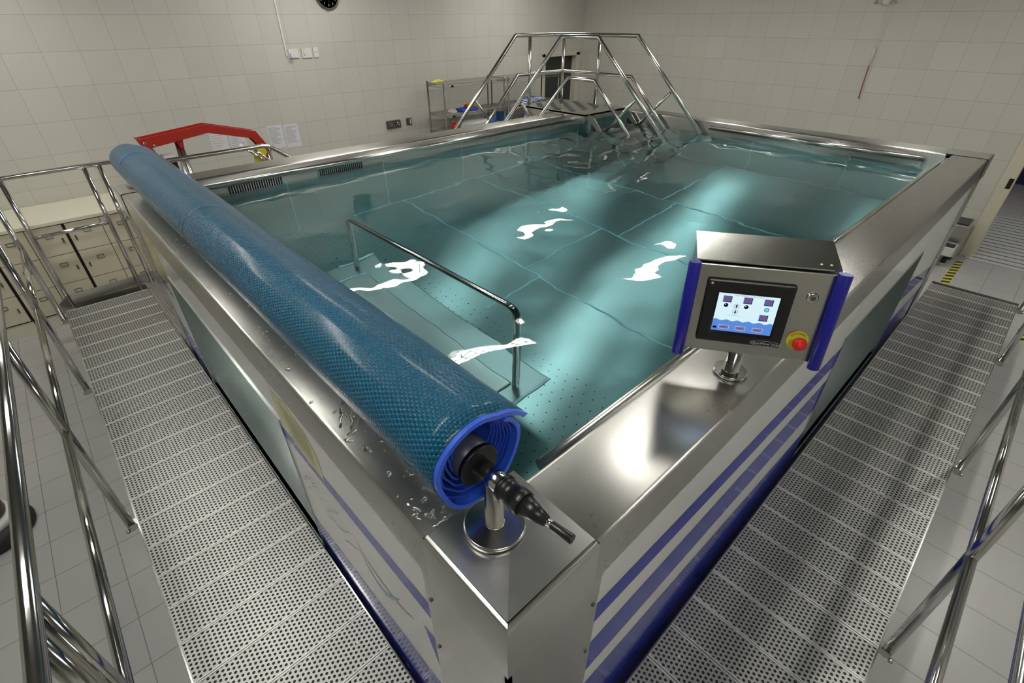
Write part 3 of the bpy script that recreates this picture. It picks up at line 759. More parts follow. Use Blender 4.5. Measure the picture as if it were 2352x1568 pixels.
# push button and emergency stop
bt = MB().lathe([(0, .0155), (.004, .0155), (.006, .013), (.006, .0105), (.009, .0095)], P3(.136, .097, 0), PN, 24).build('push_button', 'chrome', cp)
MB().lathe([(0, .0078), (.0008, .0075)], P3(.136, .097, .009), PN, 20).build('button_face', 'greymetal', bt)
ed = MB(); ed.lathe([(0, .0300), (.0015, .0300)], P3(.134, -.040, 0), PN, 32)
eo = ed.build('stop_plate', 'yellow', cp)
m = MB()
for i, ch in enumerate('EMERGENCY'):
    a = math.radians(90 + 52 - i * 13); m.text(ch, .0082, Matrix.Translation(P3(.134 + .0235 * math.cos(a), -.040 + .0235 * math.sin(a), .0018)) @ MX @ Matrix.Rotation(a - PI / 2, 4, 'Z'))
m.build('stop_lettering', 'black', eo)
MB().lathe([(0, .0125), (.010, .0125), (.010, .011), (.016, .011)], P3(.134, -.040, .0015), PN, 20).build('stop_collar', 'chrome', cp)
MB().lathe([(0, .011), (.002, .0185), (.007, .0200), (.013, .0190), (.016, .0140), (.017, .0)], P3(.134, -.040, .0165), PN, 28).build('stop_button', 'redb', cp)
MB().lathe([(0, .054), (.012, .054), (.014, .051), (.014, .028), (.015, .0265), (.20, .0265)], (1.425, .452, ZR + .0005), (0, 0, 1), 36).build('pedestal', 'polished', cp)

# ------------------------------------------------------------------ perforated walkways with guard rails
ZP = .367
def walkway(side, label):
    L = side == 'L'
    q = (lambda u, w, z: (w, u, z)) if L else (lambda u, w, z: (u, w, z))     # u along the walkway, w across
    wi, wo = (.31, -.37) if L else (.333, -.35)
    u0, u1 = (-.35, 5.93) if L else (.34, 6.30)
    t = thing('walkway_platform', q((u0 + u1) / 2, (wi + wo) / 2, 0), label, 'walkway')
    pitch = .2115 if L else .19; n = int((u1 - u0) / pitch)
    for i in range(n):
        a = u0 + i * pitch; c = min(a + pitch, u1)
        gap = .003 if (L or i % 4) else .008
        m = MB(); wa, wb = sorted((wi - .006, wo + .006))
        z = ZP
        lo, hi = a + gap / 2, c - gap / 2
        m.add([q(lo, wa, z), q(hi, wa, z), q(hi, wb, z), q(lo, wb, z)], [(0, 1, 2, 3) if not L else (3, 2, 1, 0)], 0)
        for (s0, s1) in ((lo, lo + .007), (hi - .007, hi)):
            p0, p1 = q(s0, wa, z - .035), q(s1, wb, z + .003); m.box(p0, p1, 1)
        if i % 3 == 1:
            for w_ in (wo + .10, wi - .10): m.lathe([(0, .007), (.002, .007), (.003, .005)], q(a + pitch / 2, w_, z), (0, 0, 1), 10, 1)
        m.build('deck_plank', ['deck' if L else 'deck2', 'lip'], t)
    m = MB(); wa, wb = sorted((wi, wi - .006 if wi > wo else wi + .006)); m.box(q(u0, wa, ZP - .07), q(u1, wb, ZP + .004))
    wa, wb = sorted((wo, wo + .006)); m.box(q(u0, wa, ZP - .07), q(u1, wb, ZP + .004))
    for e_ in (u0, u1 - .006): m.box(q(e_, min(wi, wo), ZP - .07), q(e_ + .006, max(wi, wo), ZP + .003))
    k = u0 + .1
    while k < u1: m.box(q(k, min(wi, wo) + .01, ZP - .10), q(k + .03, max(wi, wo) - .01, ZP - .04)); k += .84
    m.build('deck_frame', 'satin', t)
    k = u0 + .06
    while k < u1:
        for w_ in (wi - .05, wo + .05): MB().tube([q(k, w_, ZP - .06), q(k, w_, .012)], .019, 10).lathe([(0, .03), (.012, .03)], q(k, w_, 0), (0, 0, 1), 12).build('deck_leg', 'satin', t)
        k += 1.45
    # guard rail on the outer edge
    wr = wo - .032; zt_, zm = 1.565, 1.045; r = .0205
    posts = [-.29, 1.07, 1.185, 2.66, 4.27, 5.66] if L else [.42, 1.90, 3.40, 5.03, 6.22]
    for p in posts:
        m = MB().tube([q(p, wr, ZP - .055), q(p, wr, zt_ - .01)], r, 14)
        o = m.build('rail_post', 'polished', t)
        m = MB(); m.box(q(p - .022, wr - .012, ZP - .05), q(p + .022, wo + .002, ZP - .012)); m.lathe([(0, .011), (.016, .011)], q(p - .035, wr - .012, ZP - .03), (-1, 0, 0) if L else (0, -1, 0), 6)
        m.build('post_clamp', 'satin', o)
    MB().tube([q(posts[0] - .03, wr, zt_), q(posts[-1] + .04, wr, zt_)], r, 18).build('top_rail', 'polished', t)
    for a, c in zip(posts[:-1], posts[1:]):
        if c - a > .3: MB().tube([q(a, wr, zm), q(c, wr, zm)], .018, 14).build('mid_rail', 'polished', t)
    return t, q
wl, _ = walkway('L', 'perforated steel walkway with guard rail left of the pool, ending at the lockers')
# end guard and toe board of the left walkway
ye = 5.95
m = MB().prism([(-.38, 5.74, ZP), (-.30, 5.90, ZP), (.50, ye + .03, ZP), (.50, ye + .036, ZP), (-.304, 5.906, ZP), (-.386, 5.745, ZP)], (0, 0, .10)); m.build('toe_board', 'rim', wl)
for x in (-.31, .262, .375):
    MB().tube([(x, 5.90 + .06 * (x + .3), ZP - .04), (x, 5.90 + .06 * (x + .3), 1.56)], .0195, 14).build('rail_post', 'polished', wl)
MB().tube([(-.40, 5.70, 1.565), (-.33, 5.89, 1.565), (.60, 5.955, 1.565)], .0205, 16).build('top_rail', 'polished', wl)
MB().tube([(-.31, 5.90, 1.045), (.262, 5.934, 1.045)], .018, 14).build('mid_rail', 'polished', wl)
MB().tube([(.375, 5.94, 1.045), (.60, 5.955, 1.045)], .018, 14).build('mid_rail', 'polished', wl)
# narrow filler strip of the deck beyond the tank corner
m = MB(); m.add([(.316, 4.60, ZP), (.47, 4.60, ZP), (.47, 5.97, ZP), (.316, 5.97, ZP)], [(0, 1, 2, 3)], 0); m.box((.466, 4.60, ZP - .06), (.472, 5.97, ZP + .003), 1); m.box((.316, 4.597, ZP - .06), (.47, 4.603, ZP + .003), 1); m.build('deck_filler', ['deck', 'lip'], wl)
walkway('R', 'perforated steel walkway with guard rail right of the pool, leading to the doorway')

# ------------------------------------------------------------------ stairs over the far corner
st = thing('pool_stairs', (5.3, 4.6, 0), 'stainless steps with tall handrails climbing over the far corner of the pool', 'stairs')
xn, xf, yn, yf = 5.01, 5.69, 4.57, 5.06; zt_, zm = 2.475, 2.05; r = .0225
m = MB().box((xn - .09, 3.99, 1.678), (xf + .06, yf + .06, 1.694)).box((xn - .09, 3.99, 1.63), (xf + .06, 4.0, 1.694)).box((xn - .09, 4.0, 1.60), (xn - .08, yf + .06, 1.694)).box((xn - .09, yf + .05, 1.62), (xf + .06, yf + .06, 1.694))
lp = m.build('landing', 'satin', st)
m = MB()
import itertools
def clip(poly, x0, x1, y0, y1):
    for ax, lim, sg in ((0, x0, 1), (0, x1, -1), (1, y0, 1), (1, y1, -1)):
        out = []
        for i in range(len(poly)):
            a, c = poly[i], poly[(i + 1) % len(poly)]; da, dc = sg * (a[ax] - lim), sg * (c[ax] - lim)
            if da >= 0: out.append(a)
            if da * dc < 0: t = da / (da - dc); out.append((a[0] + (c[0] - a[0]) * t, a[1] + (c[1] - a[1]) * t))
        poly = out
        if not poly: break
    return poly
for k in range(-5, 6):                      # diagonal anti-slip strips across the landing
    c0 = Vector((5.35, 4.66)) + Vector((.78, -.62)) * (k * .175); d = Vector((.62, .78)); nn = Vector((.78, -.62)) * .037
    pl = clip([tuple(c0 + d * 1 + nn), tuple(c0 + d * 1 - nn), tuple(c0 - d * 1 - nn), tuple(c0 - d * 1 + nn)], xn - .02, xf + .0, 4.27, yf - .02)
    if len(pl) > 2: m.prism([(x, y, 1.6945) for x, y in pl], (0, 0, .002), 0)
m.build('antislip_strip', 'rubber', lp)
for k in range(3):                          # inner treads
    y = 3.99 - .20 * (k + 1); z = 1.69 - .205 * (k + 1); MB().box((xn + .02, y, z - .02), (xf - .02, y + .22, z)).build('tread', 'rim', st)
for k in range(7):                          # outer treads
    x = xn - .09 - .20 * (k + 1); z = 1.69 - .205 * (k + 1); MB().box((x, yn + .02, z - .02), (x + .22, yf - .02, z)).build('tread', 'rim', st)
sl = 1.025
for x in (xn - .03, xf + .01):
    m = MB()
    def pt(y, z): return (x, y, z)
    m.prism([pt(3.99, 1.69), pt(3.99, 1.55), pt(3.90, 1.44), pt(3.46, 1.00), pt(3.46, 1.20), pt(3.90, 1.66)], (.02, 0, 0)); m.build('stringer', 'rim', st)
    MB().prism([(x - .002, 3.93, 1.60), (x - .002, 3.93, 1.52), (x - .002, 3.80, 1.38), (x - .002, 3.74, 1.40), (x - .002, 3.86, 1.55)], (.024, 0, 0)).build('stringer_slot', 'dark', st)
for y in (yn - .005, yf - .01):
    MB().prism([(xn - .09, y, 1.69), (xn - .09, y, 1.5), (3.36, y, .02), (3.36, y, .16), (xn - .2, y, 1.66)], (0, .02, 0)).build('stringer', 'rim', st)
# handrails
sN = .915 / .98
def foot_y(y0, z0, z): return y0 - (z0 - z) / sN
def foot_x(x0, z0, z): return x0 - (z0 - z) / (.93 / .99)
yi = 3.95; xi = 4.80
MB().tube([(foot_x(xi, zt_, .75), yf, .75), (xi, yf, zt_), (xf, yf, zt_), (xf, yi - .05, zt_), (xf, foot_y(yi - .05, zt_, 1.36), 1.36)], r, 14).build('handrail', 'satin', st)
MB().tube([(foot_x(4.84, zm, .70), yf, .70), (4.84, yf, zm), (xf, yf, zm), (xf, 3.93, zm), (xf, foot_y(3.93, zm, 1.36), 1.36)], .0205, 14).build('mid_handrail', 'satin', st)
MB().tube([(foot_x(xn, zt_, .75), yn, .75), (xn + .02, yn - .06, zt_), (xn, yi, zt_), (xn, foot_y(yi, zt_, 1.36), 1.36)], r, 14).build('handrail', 'satin', st)
MB().tube([(foot_x(xn + .02, zm, .70), yn, .70), (xn + .05, yn - .16, zm), (xn, 3.96, zm), (xn, foot_y(3.96, zm, 1.36), 1.36)], .0205, 14).build('mid_handrail', 'satin', st)
for x, y, za in ((xf, yf, zt_), (5.05, yf, zt_), (xf, 4.46, zt_)): MB().tube([(x, y, 1.60), (x, y, za)], .021, 12).build('rail_post', 'satin', st)
for x in (xn, xf): MB().tube([(x, 3.36, 1.92), (x, 3.77, 1.50)], .017, 10).build('brace', 'satin', st)
for y, dx in ((yf, 0), (yn, .30)): MB().tube([(4.12 + dx, y, 1.83), (4.42 + dx, y, 1.50)], .017, 10).build('brace', 'satin', st)
for x, y in ((xn - .05, yf), (xf, yf), (xn - .05, yn + .0)): MB().tube([(x, y + .03, 0), (x, y + .03, 1.63)], .02, 10).build('support_leg', 'satin', st)

# ------------------------------------------------------------------ lockers and worktop
LY = 6.32; zr = (.155, .435, .725, 1.01)
def locker(x0):
    w = .58
    t = thing('locker_unit', (x0 + w / 2, LY + .3, 0), '', 'locker', 'locker units under the worktop')
    MB().box((x0, LY + .02, .14), (x0 + w, LY + .70, 1.015)).build('body', 'lockedge', t)
    MB().box((x0 + .004, LY + .03, 0), (x0 + w - .004, LY + .70, .14)).build('plinth', 'counter', t)
    for c in range(2):
        for r_ in range(3):
            a = x0 + .012 + c * .278 + (.0035 if c else 0); bq = a + .276
            d = MB().box((a, LY, zr[r_] + .003), (bq, LY + .02, zr[r_ + 1] - .003)).build('door', 'locker', t)
            cx, cz = (a + bq) / 2 + .01, (zr[r_] + zr[r_ + 1]) / 2 + .045
            m = MB()
            for (u0, v0, u1, v1) in ((-.030, .014, .030, .019), (-.030, -.019, .030, -.014), (-.030, -.019, -.025, .019), (.025, -.019, .030, .019)): m.box((cx + u0, LY - .004, cz + v0), (cx + u1, LY, cz + v1))
            m.build('label_holder', 'holder', d)
            if c == 0: MB().box((a + .032, LY - .008, cz - .075), (a + .046, LY, cz - .03)).build('handle', 'holder', d)
            else: MB().box((bq - .046, LY - .008, cz - .075), (bq - .032, LY, cz - .03)).build('handle', 'holder', d)
    return t
l0 = locker(-.08); l0['label'] = 'beige locker unit of six doors, nearest the pool corner'
dup(l0, (-.583, 0, 0), 'beige locker unit behind the end guard rail, second from the pool corner')
dup(l0, (-1.166, 0, 0), 'beige locker unit of six doors at the far left, half behind the walkway handrails')
dup(l0, (-1.749, 0, 0), 'beige locker unit of six doors leftmost of the row under the cream worktop')
tag(MB().box((-1.90, LY - .012, 1.016), (.52, WL - .004, 1.05)).build('worktop', 'counter', loc=(-.7, 6.7, 1.016), bevel=.004), 'cream worktop on top of the beige lockers along the left wall', 'worktop')

# ------------------------------------------------------------------ things on the left wall
def wbox(x0, z0, x1, z1, d): return MB().box((x0, WL - d, z0), (x1, WL - .001, z1))
ck = thing('wall_clock', (3.415, WL, 2.75), 'round white wall clock with grey rim high on the left wall', 'clock')
cc = (3.415, WL - .002, 2.905)
MB().lathe([(0, .15), (.03, .155), (.04, .150), (.04, .139), (.03, .137)], cc, (0, -1, 0), 40).build('rim', 'greymetal', ck)
MB().lathe([(0, .14), (.004, .14)], (cc[0], cc[1] - .026, cc[2]), (0, -1, 0), 40).build('face', 'white', ck)
m = MB(); RW = Matrix(((1, 0, 0, 0), (0, 0, -1, 0), (0, 1, 0, 0), (0, 0, 0, 1)))
for h in range(1, 13):
    a = PI / 2 - h * PI / 6; m.text(str(h), .042, Matrix.Translation((cc[0] + .108 * math.cos(a), cc[1] - .0306, cc[2] + .108 * math.sin(a))) @ RW)
m.build('numerals', 'ink', ck)
def hand(a, l, w):
    d = Vector((math.cos(a), 0, math.sin(a))); n_ = Vector((-d.z, 0, d.x)); c = Vector((cc[0], cc[1] - .034, cc[2])); return MB().obox(c + d * l / 2, (d, n_, Vector((0, 1, 0))), (l / 2, w, .001))
hand(math.radians(-82), .105, .0035).build('minute_hand', 'black', ck); hand(math.radians(105), .07, .0045).build('hour_hand', 'black', ck)
tag(MB().box((2.742, WL - .016, 2.27), (2.760, WL - .001, HC)).build('cable_trunking', 'white', loc=(2.75, WL, 2.27)), 'thin white cable trunking running down the left wall to the sockets', 'cable trunking')
def socket(x0, z0, x1, z1, lab):
    t = thing('wall_socket', ((x0 + x1) / 2, WL, z0), lab, 'socket', 'white wall sockets below the clock')
    wbox(x0, z0, x1, z1, .018).build('plate', 'white', t, bevel=.003); return t
s1 = socket(2.778, 2.243, 2.905, 2.340, 'white double wall socket with a plug in it, leftmost below the clock')
m = MB(); m.box((2.80, WL - .02, 2.262), (2.815, WL - .0175, 2.29))
wbox(2.79, 2.25, 2.835, 2.30, .055).build('plug', 'white', s1, bevel=.004)
MB().tube([(2.812, WL - .04, 2.25), (2.805, WL - .03, 2.215), (2.78, WL - .02, 2.21), (2.755, WL - .015, 2.26)], .004, 8, fillet=.02).build('cable', 'white', s1)
s2 = socket(2.948, 2.238, 3.075, 2.345, 'white wall switch plate with yellow sticker, middle of the three below the clock')
wbox(2.952, 2.333, 2.995, 2.343, .020).build('sticker', 'yellow', s2); wbox(2.965, 2.27, 2.985, 2.32, .028).build('rocker', 'white', s2); wbox(2.968, 2.272, 2.984, 2.284, .030).build('neon', 'pinkink', s2)
s3 = socket(3.098, 2.240, 3.168, 2.350, 'small white wall socket with four dark pin holes, rightmost of the three below the clock')
m = MB()
for i in range(4): m.box((3.108 + .0145 * i, WL - .0195, 2.292), (3.112 + .0145 * i, WL - .0175, 2.300))
m.build('pin_hole', 'dark', s3)
def sheet(x0, z0, x1, z1, lab, ink, n, tl=0., sd=1):
    m = MB(); rr = random.Random(sd); c = Vector(((x0 + x1) / 2, WL - .0012, (z0 + z1) / 2)); ca, sa = math.cos(tl), math.sin(tl)
    A = (Vector((ca, 0, sa)), Vector((0, 1, 0)), Vector((-sa, 0, ca))); hw, hh = (x1 - x0) / 2, (z1 - z0) / 2
    m.obox(c, A, (hw, .001, hh), 0)
    for i in range(n):
        w = hw * rr.uniform(.45, .85); v = hh * (.8 - 1.5 * i / n); m.obox(c + A[0] * (w - hw * .85) + A[2] * v + Vector((0, -.0012, 0)), A, (w, .0003, hh * .022), 1)
    tag(m.build('notice_sheet', ['paper', ink], loc=c), lab, 'notice', 'paper notices taped to the left wall')
sheet(2.285, 1.235, 2.475, 1.510, 'white printed notice right of the red lift arm, left sheet of the pair', 'ink', 15, 0, 1)
sheet(2.495, 1.220, 2.685, 1.500, 'white printed notice on the wall, right one of the pair beside the red lift arm', 'ink', 15, 0, 2)
sheet(1.60, 1.27, 1.79, 1.53, 'paper notice with red marks seen under the red lift arm', 'pinkink', 7, -.03, 3)
sheet(1.81, 1.27, 2.00, 1.51, 'pale paper notice half hidden by the lift handles', 'ink', 9, .02, 4)
t = thing('gas_outlet_plate', (4.13, WL, 1.26), 'grey metal wall plate with two round outlets near the wire shelves', 'wall outlet')
wbox(4.015, 1.262, 4.250, 1.372, .03).build('plate', 'greymetal', t, bevel=.003)
for x in (4.072, 4.205):
    o = MB().lathe([(0, .026), (.012, .026), (.014, .022), (.014, .013), (.006, .013)], (x, WL - .03, 1.32), (0, -1, 0), 20).build('outlet', 'chrome', t)
    MB().lathe([(0, .013), (.001, .013)], (x, WL - .0375, 1.32), (0, -1, 0), 16).build('outlet_bore', 'dark', o)
t = thing('light_switch', (4.41, WL, 1.27), 'small dark square switch on the wall beside the two-outlet plate', 'switch')
wbox(4.366, 1.275, 4.450, 1.372, .02).build('plate', 'greymetal', t, bevel=.002); wbox(4.418, 1.292, 4.432, 1.355, .028).build('rocker', 'white', t)

# pull cord on the far wall
t = thing('pull_cord', (8.5, 2.14, 2.80), 'emergency pull cord hanging down the far wall, white then red', 'pull cord')
m = MB().lathe([(0, .062), (.012, .062), (.03, .045), (.034, .02)], (8.499, 2.20, 2.83), (-1, 0, 0), 24); m.build('ceiling_rose', 'white', t)
for y in (2.085, 2.305): MB().tube([(8.49, y, 2.80), (8.44, y + (.02 if y > 2.2 else -.01), 2.785), (8.42, y + (-.03 if y > 2.2 else .03), 2.84), (8.47, y + (-.06 if y > 2.2 else .06), 2.87)], .008, 8, fillet=.03).build('hook', 'chrome', t)
MB().tube([(8.455, 2.165, 2.84), (8.47, 2.158, 2.6), (8.48, 2.15, 2.30), (8.485, 2.147, 2.10)], .0045, 8).build('cord', 'cordw', t)
MB().tube([(8.477, 2.147, 2.30), (8.480, 2.143, 2.13)], .009, 8).build('cord_sleeve', 'white', t)
MB().tube([(8.483, 2.145, 2.11), (8.485, 2.143, 1.90), (8.487, 2.140, 1.80), (8.488, 2.135, 1.72)], .0052, 8).build('cord_end', 'cordr', t)

# ------------------------------------------------------------------ patient lift behind the pool
lf = thing('patient_lift', (.95, 5.4, 0), 'red patient lift arm standing behind the far left corner of the pool', 'patient lift')
def plate(y, t):
    up_ = [(.665, 1.815), (1.215, 1.872), (1.62, 1.765), (1.715, 1.585), (1.635, 1.455)]; lo_ = [(1.575, 1.49), (1.635, 1.60), (1.565, 1.705), (1.21, 1.80), (.70, 1.73)]
    return MB().prism([(x, y, z) for x, z in up_ + lo_], (0, t, 0))
plate(5.335, .012).build('boom_plate', 'red', lf, bevel=.003); plate(5.45, .012).build('boom_plate', 'red', lf, bevel=.003)
m = MB()
for (xa, za), (xb, zb) in zip([(.70, 1.78), (1.21, 1.835), (1.58, 1.735)], [(1.21, 1.835), (1.58, 1.735), (1.66, 1.60)]): m.prism([(xa, 5.34, za), (xb, 5.34, zb), (xb, 5.34, zb - .01), (xa, 5.34, za - .01)], (0, .12, 0))
m.build('boom_web', 'red', lf)
MB().prism([(.655, 5.36, 1.83), (.72, 5.36, 1.80), (.80, 5.36, 1.62), (.74, 5.36, 1.60)], (0, .07, 0)).build('mast_head', 'red', lf, bevel=.004)
MB().prism([(1.67, 5.33, 1.60), (1.72, 5.33, 1.58), (1.665, 5.33, 1.43), (1.59, 5.33, 1.46)], (0, .14, 0)).build('boom_tip', 'red', lf, bevel=.006)
for x, z in ((.705, 1.78), (.77, 1.755), (1.60, 1.63)): MB().lathe([(0, .012), (.008, .012), (.01, .008)], (x, 5.335, z), (0, -1, 0), 14).build('pivot_bolt', 'chrome', lf)
MB().box((.80, 5.34, 1.50), (.90, 5.46, 1.66)).build('battery_box', 'foamw', lf, bevel=.012)
MB().box((.84, 5.335, 1.52), (.89, 5.342, 1.60)).build('battery_panel', 'black', lf)
MB().tube([(.77, 5.40, .12), (.77, 5.40, 1.66)], .035, 14).build('mast', 'greymetal', lf)
MB().tube([(.86, 5.40, .35), (.95, 5.40, 1.75)], .016, 12).build('actuator', 'satin', lf); MB().tube([(.985, 5.40, .6), (.975, 5.40, 1.72)], .02, 12).build('actuator', 'satin', lf)
MB().prism([(.94, 5.36, 1.77), (1.0, 5.36, 1.775), (.99, 5.36, 1.70), (.965, 5.36, 1.70)], (0, .07, 0)).build('lug', 'red', lf)
MB().prism([(1.55, 5.32, 1.62), (1.64, 5.32, 1.65), (1.67, 5.32, 1.57), (1.60, 5.32, 1.46), (1.53, 5.32, 1.50)], (0, .008, 0)).build('label_card', 'yellow', lf)
for (a, c) in (((1.44, 5.28, 1.66), (1.66, 5.22, 1.45)), ((1.53, 5.30, 1.63), (1.72, 5.24, 1.43))):
    o = MB().tube([a, c], .012, 10).build('hanger_bar', 'chrome', lf); d = (Vector(c) - Vector(a)).normalized()
    MB().lathe([(-.02, .012), (-.018, .019), (.018, .019), (.022, .014)], a, d, 14).build('bar_cap', 'white', o)
MB().box((.45, 5.16, .02), (1.7, 5.22, .09)).box((.45, 5.58, .02), (1.7, 5.64, .09)).box((.66, 5.16, .03), (.88, 5.64, .12)).build('base_frame', 'red', lf, bevel=.005)
for x in (.5, 1.62):
    for y in (5.19, 5.61): MB().lathe([(0, .04), (.03, .04)], (x, y - .015, .04), (0, 1, 0), 16).build('castor', 'rubber', lf)
tag(MB().tube([(.62, 5.05, .004), (.62, 5.05, 1.675), (1.60, 5.05, 1.68), (1.86, 5.05, 1.48), (1.86, 5.05, .004)], .0195, 14, fillet=.06).tube([(1.60, 5.05, 1.66), (1.645, 5.05, .004)], .017, 12).build('guard_hoop', 'satin', loc=(1.2, 5.05, 0)),
    'bent grey tube hoop standing in front of the red lift arm', 'guard rail')

# ------------------------------------------------------------------ wire shelving and what lies on it
def shelving(x0, label):
    w, d0, d1 = 1.21, 6.345, 6.78
    t = thing('wire_shelving', (x0 + w / 2, (d0 + d1) / 2, 0), label, 'shelving', 'wire shelving units')
    for x in (x0 + .015, x0 + w - .015):
        for y in (d0 + .015, d1 - .015):
            o = MB().tube([(x, y, .02), (x, y, 1.885)], .0125, 10).build('post', 'greymetal', t)
    for z in (1.86, 1.46, 1.22, .55):
        m = MB()
        m.box((x0 + .02, d0 + .01, z - .004), (x0 + w - .02, d1 - .01, z))
        for y in (d0, d1): m.tube([(x0 + .01, y, z), (x0 + w - .01, y, z)], .005, 6).tube([(x0 + .01, y, z - .035), (x0 + w - .01, y, z - .035)], .004, 6)
        for x in (x0 + .01, x0 + w - .01): m.tube([(x, d0, z), (x, d1, z)], .005, 6).tube([(x, d0, z - .035), (x, d1, z - .035)], .004, 6)
        n = 24
        zz = [(x0 + .02 + (w - .04) * i / n, d0, z - .035 * (i % 2)) for i in range(n + 1)]; m.tube(zz, .003, 5)
        zz = [(x0 + .01, d0 + (d1 - d0) * i / 10, z - .035 * (i % 2)) for i in range(11)]; m.tube(zz, .003, 5)
        o = m.build('shelf', 'shelfwire', t)
        MB().prism([(x0 + .12, d0 - .008, z - .038), (x0 + .19, d0 - .008, z - .038), (x0 + .165, d0 - .008, z - .008), (x0 + .145, d0 - .008, z - .008)], (0, .004, 0)).build('shelf_badge', 'black', o)
    return t
sh = shelving(4.60, 'wire shelving unit on the left, with a yellow cloth on its top shelf')
dup(sh, (1.262, 0, 0), 'wire shelving unit on the right, holding a blue-striped towel beside the pool stairs')
def blob(name, c, h, mats, lab, cat, seed=0, wob=.15, group=None, n=14, stripes=False):
    m = MB(); rr = random.Random(seed); ws = [(rr.uniform(1, 4), rr.uniform(0, 6), rr.uniform(1, 3)) for _ in range(4)]
    vs = []; rn = 8
    for i in range(rn + 1):
        ph = PI / 2 * i / rn
        for j in range(n):
            a = 2 * PI * j / n; k = 1 + wob * sum(math.sin(f * a + p + q * ph) for f, p, q in ws) / 2.2
            vs.append((c[0] + h[0] * math.cos(ph) * math.cos(a) * k, c[1] + h[1] * math.cos(ph) * math.sin(a) * k, c[2] + h[2] * math.sin(ph) ** .8 * (1 + wob * .5 * math.sin(3 * a + i))))
    fs = [(i * n + j, i * n + (j + 1) % n, (i + 1) * n + (j + 1) % n, (i + 1) * n + j) for i in range(rn) for j in range(n)] + [tuple(reversed(range(n)))]
    o = m.add(vs, fs, 0, True)
    if stripes:
        for k in range(rn * n): m.mi[k] = (k // 1 + (k // n)) % 2
    return tag(m.build(name, mats, loc=(c[0], c[1], c[2])), lab, cat, group)
blob('folded_cloth', (4.76, 6.70, 1.861), (.09, .05, .035), 'lemon', 'small yellow cloth on the top shelf of the left wire shelving', 'cloth', 1, .3)
blob('striped_towel', (6.52, 6.52, 1.461), (.30, .14, .07), ['foamw', 'blueitem'], 'crumpled blue and white striped towel on the right wire shelving', 'towel', 2, .25, n=26, stripes=True)
tag(MB().box((4.98, 6.42, 1.461), (5.30, 6.60, 1.50)).build('folded_wrap', 'blueitem', loc=(5.14, 6.5, 1.461), bevel=.012), 'flat blue pack on the second shelf of the left wire shelving', 'pack')
t = thing('water_pistol', (5.2, 6.5, 1.501), 'orange plastic toy lying on the flat blue pack on the shelf', 'toy')
MB().box((5.12, 6.47, 1.501), (5.33, 6.54, 1.555)).build('body', 'orange', t, bevel=.012); MB().lathe([(0, .018), (.03, .016)], (5.12, 6.505, 1.53), (-1, 0, 0), 12).build('nozzle', 'redb', t)
blob('clear_bag', (4.86, 6.52, 1.461), (.07, .08, .05), 'foamw', 'white crumpled bag beside the flat blue pack on the shelf', 'bag', 4, .3)
for i, (y, z, lab) in enumerate(((6.42, 1.277, 'white foam tube with blue tip, front one of two lying on the left wire shelving'), (6.56, 1.277, 'white foam tube with blue tip, rear one of two lying on the left wire shelving'))):
    t = thing('foam_tube', (5.2, y, 1.221), lab, 'foam tube', 'white foam tubes on the shelf')
    a, c = Vector((4.92, y + .03, z)), Vector((5.48, y - .03, z)); dd = (c - a).normalized()
    MB().tube([a, c], .055, 18).build('tube', 'foamw', t); MB().lathe([(0, .057), (.10, .057)], c, dd, 18).build('tip', 'blueitem', t)
tag(MB().lathe([(0, .06), (.09, .07), (.11, .03)], (4.84, 6.44, 1.221), (0, 0, 1), 16).build('red_ball_cup', 'redb', loc=(4.84, 6.44, 1.221)), 'small red tub at the left end of the shelf behind the pool rim', 'tub')
tag(MB().box((5.90, 6.40, 1.221), (6.16, 6.70, 1.35)).build('plastic_crate', 'ltblue', loc=(6.06, 6.55, 1.221), bevel=.015), 'bright blue plastic box on the right wire shelving, low behind the rim', 'box')
blob('blue_floats', (6.45, 6.55, 1.221), (.19, .14, .15), ['ltblue', 'foamw'], 'blue and white floats heaped on the right wire shelving', 'floats', 7, .2, n=18, stripes=True)
tag(MB().box((6.72, 6.38, 1.221), (7.02, 6.66, 1.40)).build('storage_tub', 'blueitem', loc=(6.87, 6.5, 1.221), bevel=.02), 'blue tub under the stair landing on the right wire shelving', 'tub')

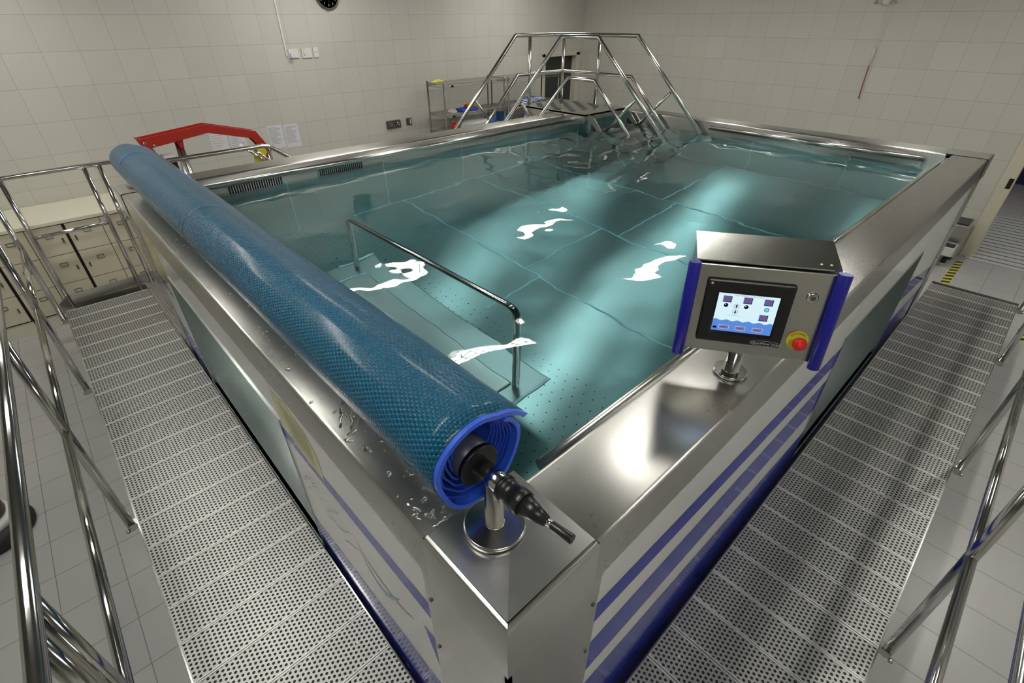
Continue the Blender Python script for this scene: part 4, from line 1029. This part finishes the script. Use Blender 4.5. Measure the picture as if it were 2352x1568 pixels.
# ------------------------------------------------------------------ floor things
t = thing('floor_stand', (-1.10, 3.55, 0), 'maroon cylinder on a round dark base at the left edge of the floor', 'stand')
MB().lathe([(0, .205), (.03, .215), (.085, .205), (.11, .17)], (-1.10, 3.55, .001), (0, 0, 1), 40).build('base', 'rubber', t)
MB().lathe([(0, .165), (.035, .155), (.04, .12)], (-1.10, 3.55, .11), (0, 0, 1), 36).build('collar', 'white', t)
MB().lathe([(0, .118), (.02, .128), (.26, .128), (.32, .09), (.34, .04)], (-1.10, 3.55, .15), (0, 0, 1), 36).build('body', 'maroon', t)
t = thing('pump_unit', (8.15, .46, 0), 'small grey steel machine with black pads on short feet by the doorway', 'machine')
MB().box((8.0, .345, .10), (8.42, .56, .50)).build('body', 'rim', t, bevel=.006)
MB().box((8.06, .36, .50), (8.36, .545, .512)).build('top_pad', 'black', t, bevel=.003)
MB().box((7.80, .36, .16), (8.0, .53, .27)).build('front_box', 'white', t, bevel=.006)
MB().box((7.82, .375, .27), (7.96, .515, .278)).build('front_pad', 'black', t)
for x, y, mm in ((7.84, .47, 'black'), (8.02, .40, 'black'), (8.2, .37, 'green'), (8.36, .53, 'black')): MB().box((x, y, .001), (x + .06, y + .05, .06)).build('foot', mm, t)
MB().tube([(7.86, .50, .05), (7.86, .50, .2)], .012, 8).tube([(8.05, .42, .05), (8.05, .42, .12)], .012, 8).tube([(8.23, .395, .05), (8.23, .395, .12)], .012, 8).tube([(8.39, .555, .05), (8.39, .555, .12)], .012, 8).build('leg', 'satin', t)
tag(MB().box((6.6, .235, .0005), (8.22, .315, .002)).build('hazard_tape', 'hazard', loc=(7.4, .28, 0)), 'yellow and black floor tape leading from the right walkway to the door jamb', 'hazard tape')
tag(MB().box((6.35, -.56, .0005), (6.62, -.47, .002)).build('hazard_tape', 'hazard', loc=(6.5, -.5, 0)), 'short yellow and black floor tape by the end of the right guard rail', 'hazard tape')
gt = thing('floor_grating', (9.55, -.55, 0), 'white slotted drain grating on the floor beyond the doorway', 'floor grating')
m = MB().box((8.40, -1.45, .001), (10.8, .26, .012), 0); m.build('plate', 'gratew', gt)
m = MB()
for i in range(15): x = 8.50 + i * .155; m.box((x, -1.40, .0122), (x + .020, .20, .0132))
m.build('slots', 'dark', gt)
